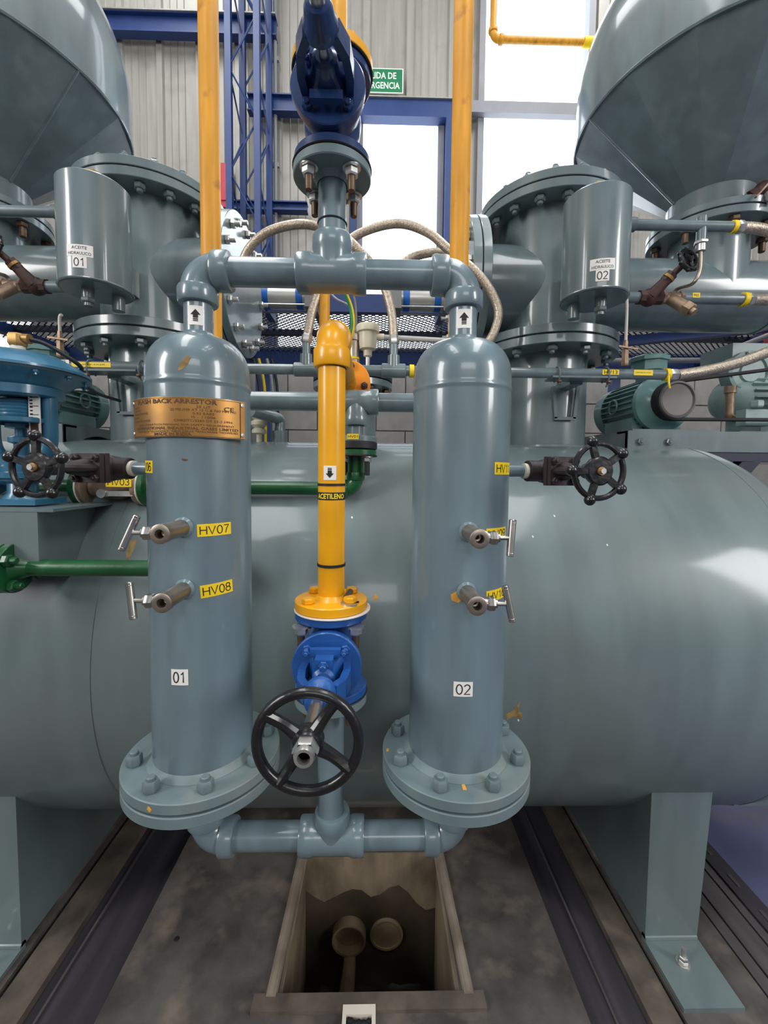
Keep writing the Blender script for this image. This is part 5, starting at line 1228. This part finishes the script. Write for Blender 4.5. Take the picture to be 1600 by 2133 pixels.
hose('braided hose looping left over the header from the right tee', [(tees[1], YG, za), P(817, 660, 1.61), P(805, 610, 1.62), P(785, 565, 1.62), P(752, 526, 1.60), P(715, 493, 1.60), P(655, 470, 1.60), P(605, 469, 1.62), P(550, 488, 1.64), P(512, 530, 1.66), P(500, 585, 1.68)])
hose('short braided hose ending behind the right amber riser', [P(1000, 560, 1.72), P(930, 528, 1.72), P(880, 530, 1.72), P(840, 548, 1.72), P(815, 590, 1.74)])
tr = thing('pressure_transmitter', 'beige pressure transmitter standing on the thin gas line', 'transmitter', P(766, 745, YG))
q = P(766, 745, YG); zt_ = P(766, 702, YG).z
MB().cyl((q.x, YG, ZG_), (q.x, YG, zt_ - 0.04), 0.009, seg=12).build('stem', M['zinc'], tr)
MB().lathe([(0.010, -0.075), (0.016, -0.07), (0.016, -0.05), (0.030, -0.045), (0.034, -0.02), (0.034, 0.012), (0.042, 0.016), (0.044, 0.034), (0.040, 0.042), (0, 0.044)], (q.x, YG, zt_), (0, 0, 1), 28).build('housing', M['beige'], tr)
MB().cyl((q.x + 0.03, YG, zt_), (q.x + 0.06, YG, zt_), 0.013, seg=12).build('cable_gland', M['beige'], tr)
pipe(tr, (q.x + 0.05, YG, zt_), (q.x + 0.42, YG + 0.05, zt_ + 0.002), 0.010, 'cable', 'conduit', 10)
q2 = P(737, 740, YG)
fl_ = thing('line_filter', 'small stainless line filter left of the beige transmitter', 'filter', q2)
b = MB(); b.lathe([(0.010, 0), (0.022, 0.004), (0.022, 0.016), (0.018, 0.02), (0.018, 0.085), (0.021, 0.088), (0.021, 0.11), (0.008, 0.112), (0.008, 0.125)], (q2.x, YG, ZG_ + 0.02), (0, 0, 1), 20); b.build('filter_body', M['dullsteel'], fl_)
MB().ring((q2.x, YG, ZG_ + 0.038), (0, 0, 1), 0.017, 0.0215, 0.008, 20).build('yellow_ring', M['ystick'], fl_)
wr = thing('earth_wire', 'green and yellow earth wire hanging under the header', 'wire', P(720, 600, 1.3))
MB().tube([P(715, 600, 1.3), P(730, 640, 1.32), P(734, 675, 1.33), P(728, 710, 1.35), P(722, 745, 1.4)], 0.006, 8, smooth=6).build('wire', M['cablegreen'], wr)
MB().tube([P(717, 600, 1.298), P(733, 640, 1.318), P(737, 675, 1.328), P(731, 710, 1.348), P(725, 745, 1.398)], 0.0035, 8, smooth=6).build('yellow_stripe', M['ystick'], wr)
for lab, pts in (('pale cable sagging behind the header', [P(680, 600, 1.9), P(700, 622, 1.9), P(725, 635, 1.9), P(735, 650, 1.9), P(738, 690, 1.9), P(736, 745, 1.7)]), ('pale cable hanging right of the earth wire', [P(728, 600, 1.7), P(738, 622, 1.7), P(742, 660, 1.7), P(741, 700, 1.7), P(745, 730, 1.68)])):
    cw = thing('signal_cable', lab, 'cable', pts[0], 'signal cables'); MB().tube(pts, 0.0045, 8, smooth=6).build('cable', M['cable'], cw)
    MB().cyl(pts[-1], V(pts[-1]) + V((0, 0, -0.02)), 0.007, seg=10).build('cable_boot', M['bcable'], cw)
cw = thing('cable_bundle', 'dark cables hanging behind the first column', 'cable', P(535, 800, 2.4))
for dx, m in ((0, 'bcable'), (0.03, 'ystick'), (0.075, 'cable'), (0.1, 'bcable')):
    a = P(528, 785, 2.4); MB().tube([a + V((dx, 0, 0.1)), a + V((dx + 0.03, 0, -0.05)), a + V((dx + 0.035, 0, -0.3)), a + V((dx + 0.03, 0, -0.6))], 0.008, 8, smooth=5).build('cable', M[m], cw)
# pneumatic cylinders between the blind flanges
for lab, x0, x1, in (('aluminium pneumatic cylinder left of the centre', P(522, 625, 2.35).x, P(662, 625, 2.35).x), ('aluminium pneumatic cylinder right of the centre', P(812, 628, 2.35).x, P(945, 630, 2.35).x)):
    zc_ = P(700, 622, 2.35).z; r = thing('pneumatic_cylinder', lab, 'cylinder', (x0, 2.35, zc_), 'pneumatic cylinders')
    MB().cyl((x0 + 0.06, 2.35, zc_), (x1 - 0.06, 2.35, zc_), 0.06, seg=32).build('barrel', M['silver'], r)
    for xa in (x0, x1 - 0.06): MB().box((xa + 0.03, 2.35, zc_), (0.06, 0.14, 0.14)).build('end_cap', M['cap'], r, flat=True)
    for xa in (x0 + 0.07, x1 - 0.11): MB().ring((xa, 2.35, zc_), (1, 0, 0), 0.058, 0.0615, 0.035, 32).build('blue_band', M['bandblue'], r)
    for dy in (-0.057, 0.057):
        for dz in (-0.057, 0.057): pipe(r, (x0 + 0.01, 2.35 + dy, zc_ + dz), (x1 - 0.01, 2.35 + dy, zc_ + dz), 0.005, 'zinc', 'tie_rod', 8)
    for xa in (x0 + 0.03, x1 - 0.03): MB().box((xa, 2.565, zc_ + 0.02), (0.04, 0.31, 0.05)).build('mounting_bracket', M['steelblue'], r, flat=True)
# ================================================================== MOTORS AND BASE FRAMES
for s in (-1, 1):
    which = 'left' if s < 0 else 'right'
    mx = CX + s * (1.24 - CX); my0, my1 = 1.76, 2.20; mz = P(1375, 842, 1.85).z; MR = 0.118
    fr = thing('motor_base', 'grey steel motor base frame straddling the %s end of the tank' % which, 'base frame', (CX + s * 1.16, 1.75, 1.66), 'motor base frames')
    gx = CX + s * 1.155; zt = 1.735
    poly = [(1.75, zt), (2.20, zt), (2.20, 1.645)]
    n = 14
    for i in range(n + 1):
        y = 2.16 - (2.16 - 1.80) * i / n; poly.append((y, 1.645 + (0.058 * math.sin(PI * i / n) ** 0.7)))
    poly.append((1.75, 1.645))
    MB().prism(poly, (gx, 0, 0), (0, 1, 0), (0, 0, 1), 0.012 * s).build('arched_gusset', M['vessel'], fr, ang=20)
    b = MB(); b.box((gx + s * 0.60, 1.756, 1.6925), (1.2, 0.012, 0.085)); b.box((gx + s * 0.60, 1.79, 1.731), (1.2, 0.07, 0.01)); b.box((gx + s * 0.60, 1.79, 1.654), (1.2, 0.07, 0.01)); b.build('front_channel', M['vessel'], fr, flat=True)
    MB().box((gx + s * 0.115, 1.748, 1.688), (0.226, 0.008, 0.094)).build('splice_plate', M['vessel'], fr, flat=True)
    for d in (0.055, 0.175): inst('bolt', bolt_mesh(0.016, 0.012, 0.008, 0.004, 'vessel'), fr, (gx + s * d, 1.744, 1.69), (0, -1, 0), 0.3)
    b = MB(); b.box((gx + s * 0.60, 2.19, 1.6925), (1.2, 0.012, 0.085)); b.build('rear_channel', M['vessel'], fr, flat=True)
    MB().box((mx + s * 0.02, 1.98, 1.7405), (0.36, 0.42, 0.008)).build('top_plate', M['vessel'], fr, flat=True)
    MB().bar((CX + s * 1.72, 1.78, 1.64), (CX + s * 1.42, 1.80, 1.26), 0.05, 0.06).build('strut', M['dark'], fr, flat=True)
    MB().bar((CX + s * 1.40, 1.79, 1.630), (CX + s * 2.3, 1.79, 1.630), 0.07, 0.035).build('under_rail', M['dark'], fr, flat=True)
    mo_ = thing('electric_motor', 'grey green finned electric motor on the %s motor base' % which, 'motor', (mx, 1.98, 1.745), 'electric motors')
    b = MB(); b.lathe([(0, my0 + 0.02), (0.075, my0 + 0.02), (0.082, my0 + 0.03), (MR - 0.006, my0 + 0.055), (MR + 0.004, my0 + 0.06), (MR + 0.004, my0 + 0.085), (MR - 0.012, my0 + 0.09), (MR - 0.012, my1 - 0.09)], (mx, 0, mz), (0, 1, 0), 40); b.build('body', M['motor'], mo_)
    b = MB(); b.lathe([(MR - 0.012, my1 - 0.10), (MR + 0.004, my1 - 0.098), (MR + 0.004, my1 - 0.03), (MR - 0.02, my1), (0, my1)], (mx, 0, mz), (0, 1, 0), 40); b.build('fan_cover', M['motor'], mo_)
    fin = MB(); fin.box((0, 0, 0), (0.005, my1 - my0 - 0.19, 0.022)); fme = fin.mesh('fin', M['motor'], flat=True)
    for k in range(30):
        a = 2 * PI * k / 30; o = bpy.data.objects.new('cooling_fin', fme); col.objects.link(o); o.parent = mo_
        o.location = V((mx + math.sin(a) * (MR - 0.005), (my0 + my1) / 2 - 0.005, mz + math.cos(a) * (MR - 0.005))) - wloc(mo_); o.rotation_euler = (0, a, 0)
    for d in (-0.085, 0.085): MB().box((mx + d, 1.97, (mz - 0.06 + 1.745) / 2), (0.05, 0.22, mz - 0.06 - 1.745)).build('foot', M['motor'], mo_, flat=True)
    MB().torus((mx - s * (MR + 0.006), 1.99, mz + 0.005), (1, 0, 0), 0.032, 0.005, 24, 8).build('lifting_eye', M['motor'], mo_)
    tb = MB(); tb.cyl((mx, 1.93, mz + 0.08), (mx, 1.93, mz + MR + 0.03), 0.05, seg=16); tb.lathe([(0.06, 0.0), (0.06, 0.02), (0.072, 0.025), (0.072, 0.065), (0.082, 0.068), (0.082, 0.085), (0.07, 0.092), (0, 0.094)], (mx, 1.93, mz + MR + 0.015), (0, 0, 1), 8); tbo = tb.build('terminal_box', M['motor'], mo_, ang=20)
    bolt_circle(tbo, (mx, 1.93, mz + MR + 0.103), (0, 0, 1), 0.066, 6, bolt_mesh(0.008, 0.006, 0.004, 0.0, 'motor'))
    MB().cyl((mx + s * 0.07, 1.93, mz + MR + 0.03), (mx + s * 0.12, 1.93, mz + MR + 0.03), 0.018, seg=14).build('cable_gland', M['motor'], mo_)
    if s < 0:
        MB().prism([(-0.07, -0.05), (0.05, -0.06), (0.075, 0.02), (-0.03, 0.05)], (mx + 0.085, 1.94, mz + 0.085), V((0.75, 0.25, -0.6)).normalized(), V((0.1, 0.95, 0.3)).normalized(), 0.0015).build('paper_tag', M['tape'], mo_, flat=True)
    if s > 0:
        pl = MB(); pl.lathe([(0.02, my0 + 0.03), (0.075, my0 + 0.028), (0.078, my0 + 0.022), (0.070, my0 - 0.002), (0.078, my0 - 0.026), (0.075, my0 - 0.032), (0.068, my0 - 0.034), (0.064, my0 - 0.028), (0, my0 - 0.028)], (mx, 0, mz), (0, 1, 0), 40); pl.build('pulley', M['pulley'], mo_)
        bt = thing('drive_belt', 'black drive belt running from the right motor pulley to the pump', 'belt', (mx, my0, mz))
        bp2 = P(1720, 815, my0 - 0.0); pts = []; rb = 0.076; rb2 = 0.12
        b_z = bp2.z
        for k in range(13):
            a = PI / 2 + PI * k / 12; pts.append(V((mx + math.cos(a) * rb, my0 - 0.002, mz + math.sin(a) * rb)))
        for k in range(13):
            a = -PI / 2 + PI * k / 12; pts.append(V((bp2.x + math.cos(a) * rb2, my0 - 0.002, b_z + math.sin(a) * rb2)))
        ring = []; nn = len(pts); vs_ = []; fs_ = []
        cen = lambda p: V((mx, 0, mz)) if p.x < (mx + bp2.x) / 2 else V((bp2.x, 0, b_z))
        for p in pts:
            c_ = cen(p); d = V((p.x - c_.x, 0, p.z - c_.z)).normalized()
            for dy, dr in ((-0.022, -0.004), (-0.022, 0.006), (0.022, 0.006), (0.022, -0.004)): vs_.append(p + V((0, dy, 0)) + d * dr)
        for i in range(nn):
            j = (i + 1) % nn
            for k in range(4): fs_.append((i * 4 + k, i * 4 + (k + 1) % 4, j * 4 + (k + 1) % 4, j * 4 + k))
        MB().add(vs_, fs_).build('belt_loop', M['belt'], bt, ang=50)
        MB().lathe([(0.03, 0.02), (rb2, 0.02), (rb2 - 0.006, 0), (rb2, -0.02), (0.03, -0.02)], (bp2.x, my0 - 0.002, b_z), (0, 1, 0), 40).build('driven_sheave', M['pulley'], bt)
# pump at the right edge
pm = thing('vacuum_pump', 'pale grey ribbed pump at the right edge behind the belt', 'pump', (P(1560, 890, 2.0).x, 2.05, 1.74))
pb = P(1575, 835, 2.05); px0 = P(1490, 835, 2.05).x; pz = pb.z
b = MB(); b.lathe([(0, 0), (0.05, 0.006), (0.085, 0.03), (0.10, 0.07), (0.105, 0.10), (0.10, 0.10), (0.10, 0.6)], (px0, 2.05, pz), (1, 0, 0), 32); b.build('body', M['pump'], pm)
rb_ = MB(); rb_.box((0, 0, 0), (0.46, 0.02, 0.006)); rbm = rb_.mesh('rib', M['pump'], flat=True)
for k in range(7):
    a = -0.9 + k * 0.3; o = bpy.data.objects.new('rib', rbm); col.objects.link(o); o.parent = pm
    o.location = V((px0 + 0.33, 2.05 - math.cos(a) * 0.108, pz + math.sin(a) * 0.108)) - wloc(pm); o.rotation_euler = (-a, 0, 0)
c = P(1562, 775, 1.98)
b = MB(); b.lathe([(0.10, 0.06), (0.10, 0), (0.085, -0.004), (0.082, 0.004), (0.05, 0.002), (0.045, -0.006), (0, -0.006)], (c.x, c.y, c.z), (0, 1, 0), 32); cv = b.build('end_cover', M['pump'], pm)
bolt_circle(cv, (c.x, c.y - 0.002, c.z), (0, -1, 0), 0.088, 8, bolt_mesh(0.009, 0.008, 0.004, 0.003, 'pump'), 0.2)
b = MB(); b.box((c.x + 0.05, c.y + 0.12, c.z + 0.08), (0.24, 0.2, 0.12)); b.build('valve_chest', M['pump'], pm, flat=True)
e = P(1527, 872, 1.9); e1 = P(1522, 805, 1.9)
MB().tube([e1, (e1.x, 1.9, e1.z - 0.03)], 0.024, 14).build('sight_glass', M['bronze'], pm)
MB().tube([(e1.x, 1.9, e1.z - 0.02), (e1.x, 1.9, e.z + 0.03), (e1.x + 0.008, 1.9, e.z + 0.006), (e1.x + 0.035, 1.9, e.z), (e1.x + 0.14, 1.9, e.z)], 0.018, 12, smooth=5).build('drain_elbow', M['bronze'], pm)
for dx in (0.16, 0.42): MB().box((px0 + dx, 2.02, (1.735 + pz - 0.09) / 2), (0.09, 0.20, pz - 0.09 - 1.735 + 0.02)).build('foot', M['pump'], pm, flat=True)
MB().box((px0 + 0.25, 2.0, 1.742), (0.62, 0.34, 0.012)).build('bed_plate', M['pump'], pm, flat=True)
q = P(1575, 880, 1.82)
b = MB(); b.box((q.x, 1.83, q.z + 0.02), (0.12, 0.05, 0.07)); b.hexa((q.x - 0.02, 1.80, q.z + 0.06), (q.x - 0.02, 1.80, q.z + 0.09), 0.025); b.build('belt_tensioner', M['pump'], pm, ang=20)
# ================================================================== PRESSURE REGULATOR AT THE LEFT EDGE
ry = 1.24; rx = P(40, 800, ry).x
rg = thing('pressure_regulator', 'teal diaphragm pressure regulator at the left edge', 'regulator', (rx, ry, P(40, 1052, ry).z))
Z = lambda py: P(40, py, ry).z
z_sh = Z(1052)
MB().lathe([(0.168, Z(782)), (0.172, Z(780)), (0.172, Z(775)), (0.168, Z(773)), (0.15, Z(762)), (0.10, Z(742)), (0.05, Z(734)), (0.0, Z(733))], (rx, ry, 0), (0, 0, 1), 56).build('upper_case', M['teal'], rg)
MB().lathe([(0.172, Z(784)), (0.168, Z(786)), (0.14, Z(792)), (0.115, Z(806)), (0.10, Z(812)), (0, Z(812))], (rx, ry, 0), (0, 0, 1), 56).build('lower_case', M['teal'], rg)
MB().lathe([(0.171, Z(784.5)), (0.171, Z(781.5))], (rx, ry, 0), (0, 0, 1), 56).build('diaphragm_edge', M['rubber'], rg)
bolt_circle(rg, (rx, ry, Z(785)), (0, 0, -1), 0.158, 12, bolt_mesh(0.009, 0.009, 0.0045, 0.006, 'teal'), 0.15)
b = MB(); b.cyl((rx, ry, Z(736)), (rx, ry, Z(718)), 0.018, seg=16); b.build('neck', M['tape'], rg)
b = MB(); b.hexa((rx, ry, Z(722)), (rx, ry, Z(696)), 0.024); b.cyl((rx, ry, Z(705)), (rx + 0.035, ry, Z(706)), 0.014, seg=12); b.build('elbow_fitting', M['brass'], rg)
MB().tube([(rx + 0.03, ry, Z(706)), (rx + 0.07, ry + 0.02, Z(714)), (rx + 0.12, ry + 0.08, Z(748)), P(160, 785, 1.42), P(200, 818, 1.55), P(250, 835, 1.7)], 0.006, 8, smooth=6).build('signal_tube', M['bcable'], rg)
MB().lathe([(0.03, Z(830)), (0.098, Z(830)), (0.105, Z(827)), (0.105, Z(808)), (0.098, Z(805)), (0, Z(805))], (rx, ry, 0), (0, 0, 1), 40).build('yoke_top', M['teal'], rg)
for sx in (-1, 1):
    MB().tube([(rx + sx * 0.082, ry, Z(828)), (rx + sx * 0.082, ry, Z(880)), (rx + sx * 0.078, ry, Z(930)), (rx + sx * 0.05, ry, Z(962)), (rx + sx * 0.03, ry, Z(975))], 0.02, 12, smooth=4).build('yoke_leg', M['teal'], rg)
b = MB()
for k in range(5): b.torus((rx, ry, Z(838 + k * 7)), (0, 0, 1), 0.045, 0.006, 28, 8)
b.build('spring', M['teal'], rg)
MB().lathe([(0.08, Z(884)), (0.085, Z(882)), (0.085, Z(874)), (0.08, Z(872)), (0, Z(872))], (rx, ry, 0), (0, 0, 1), 32).build('spring_plate', M['teal'], rg)
MB().lathe([(0.018, Z(950)), (0.018, Z(925)), (0.03, Z(922)), (0.03, Z(912)), (0.014, Z(908)), (0.014, Z(895)), (0.035, Z(892)), (0.035, Z(884))], (rx, ry, 0), (0, 0, 1), 24).build('spindle', M['teal'], rg)
MB().lathe([(0.03, z_sh + 0.06), (0.05, z_sh + 0.07), (0.05, Z(998)), (0.062, Z(995)), (0.062, Z(985)), (0.05, Z(982)), (0.05, Z(972)), (0.025, Z(960)), (0.02, Z(948))], (rx, ry, 0), (0, 0, 1), 32).build('bonnet', M['teal'], rg)
MB().lathe([(0.05, 0.0), (0.036, 0.02), (0.036, 0.09), (0.03, 0.10)], (rx, ry, z_sh + 0.018), (0, 0, 1), 28).build('body', M['teal'], rg)
MB().lathe([(0.028, 0.0), (0.028, 0.07), (0.055, 0.075), (0.055, 0.092), (0, 0.092)], (rx, ry, z_sh + 0.085), (-1, 0, 0), 28).build('inlet_flange', M['teal'], rg)
MB().box((rx, ry, z_sh + 0.012), (0.16, 0.12, 0.016)).build('foot_plate', M['teal'], rg, flat=True)
b = MB(); sx0 = rx + 0.085
fmS = lambda u, v, off: V((sx0 - 0.02 + u, ry - 0.03 - off, Z(857) + v))
tS = Text2D()
for k in range(14): tS.poly([(-0.012, -0.07 + k * 0.0095), (-0.004, -0.07 + k * 0.0095), (-0.004, -0.066 + k * 0.0095), (-0.012, -0.066 + k * 0.0095)])
for k in range(5): tS.poly([(-0.012, -0.062 + k * 0.024), (0.012, -0.062 + k * 0.024), (0.012, -0.060 + k * 0.024), (-0.012, -0.060 + k * 0.024)])
sticker(rg, fmS, 0.032, 0.15, 'white', tS, name='travel_scale', label='white travel scale with black marks', off=0.002, th=0.002)
MB().box((rx + 0.065, ry - 0.02, Z(892)), (0.02, 0.03, 0.035)).build('pointer_clamp', M['rustbrown'], rg, flat=True)
MB().cyl((rx - 0.02, ry - 0.01, Z(890)), (rx + 0.07, ry - 0.02, Z(890)), 0.004, seg=8).build('pointer', M['rustbrown'], rg)
# shelf bracket carrying the regulator
sh = thing('shelf_bracket', 'grey steel shelf bracket on the tank under the teal regulator', 'bracket', (rx, 1.2, z_sh - 0.1))
xr = P(78, 1100, 1.13).x
b = MB(); b.box((xr - 0.30, 1.25, z_sh - 0.004), (0.70, 0.26, 0.008)); b.build('shelf_plate', M['tank'], sh, flat=True)
b = MB(); b.box((xr - 0.25, 1.125, z_sh - 0.085), (0.50, 0.008, 0.155)); b.build('front_plate', M['tank'], sh, flat=True)
b = MB(); b.prism([(1.121, z_sh - 0.008), (1.36, z_sh - 0.008), (1.30, z_sh - 0.10), (1.25, z_sh - 0.20), (1.121, z_sh - 0.163)], (xr, 0, 0), (0, 1, 0), (0, 0, 1), 0.008); b.build('side_plate', M['tank'], sh, flat=True)
# far machine hidden behind the regulator
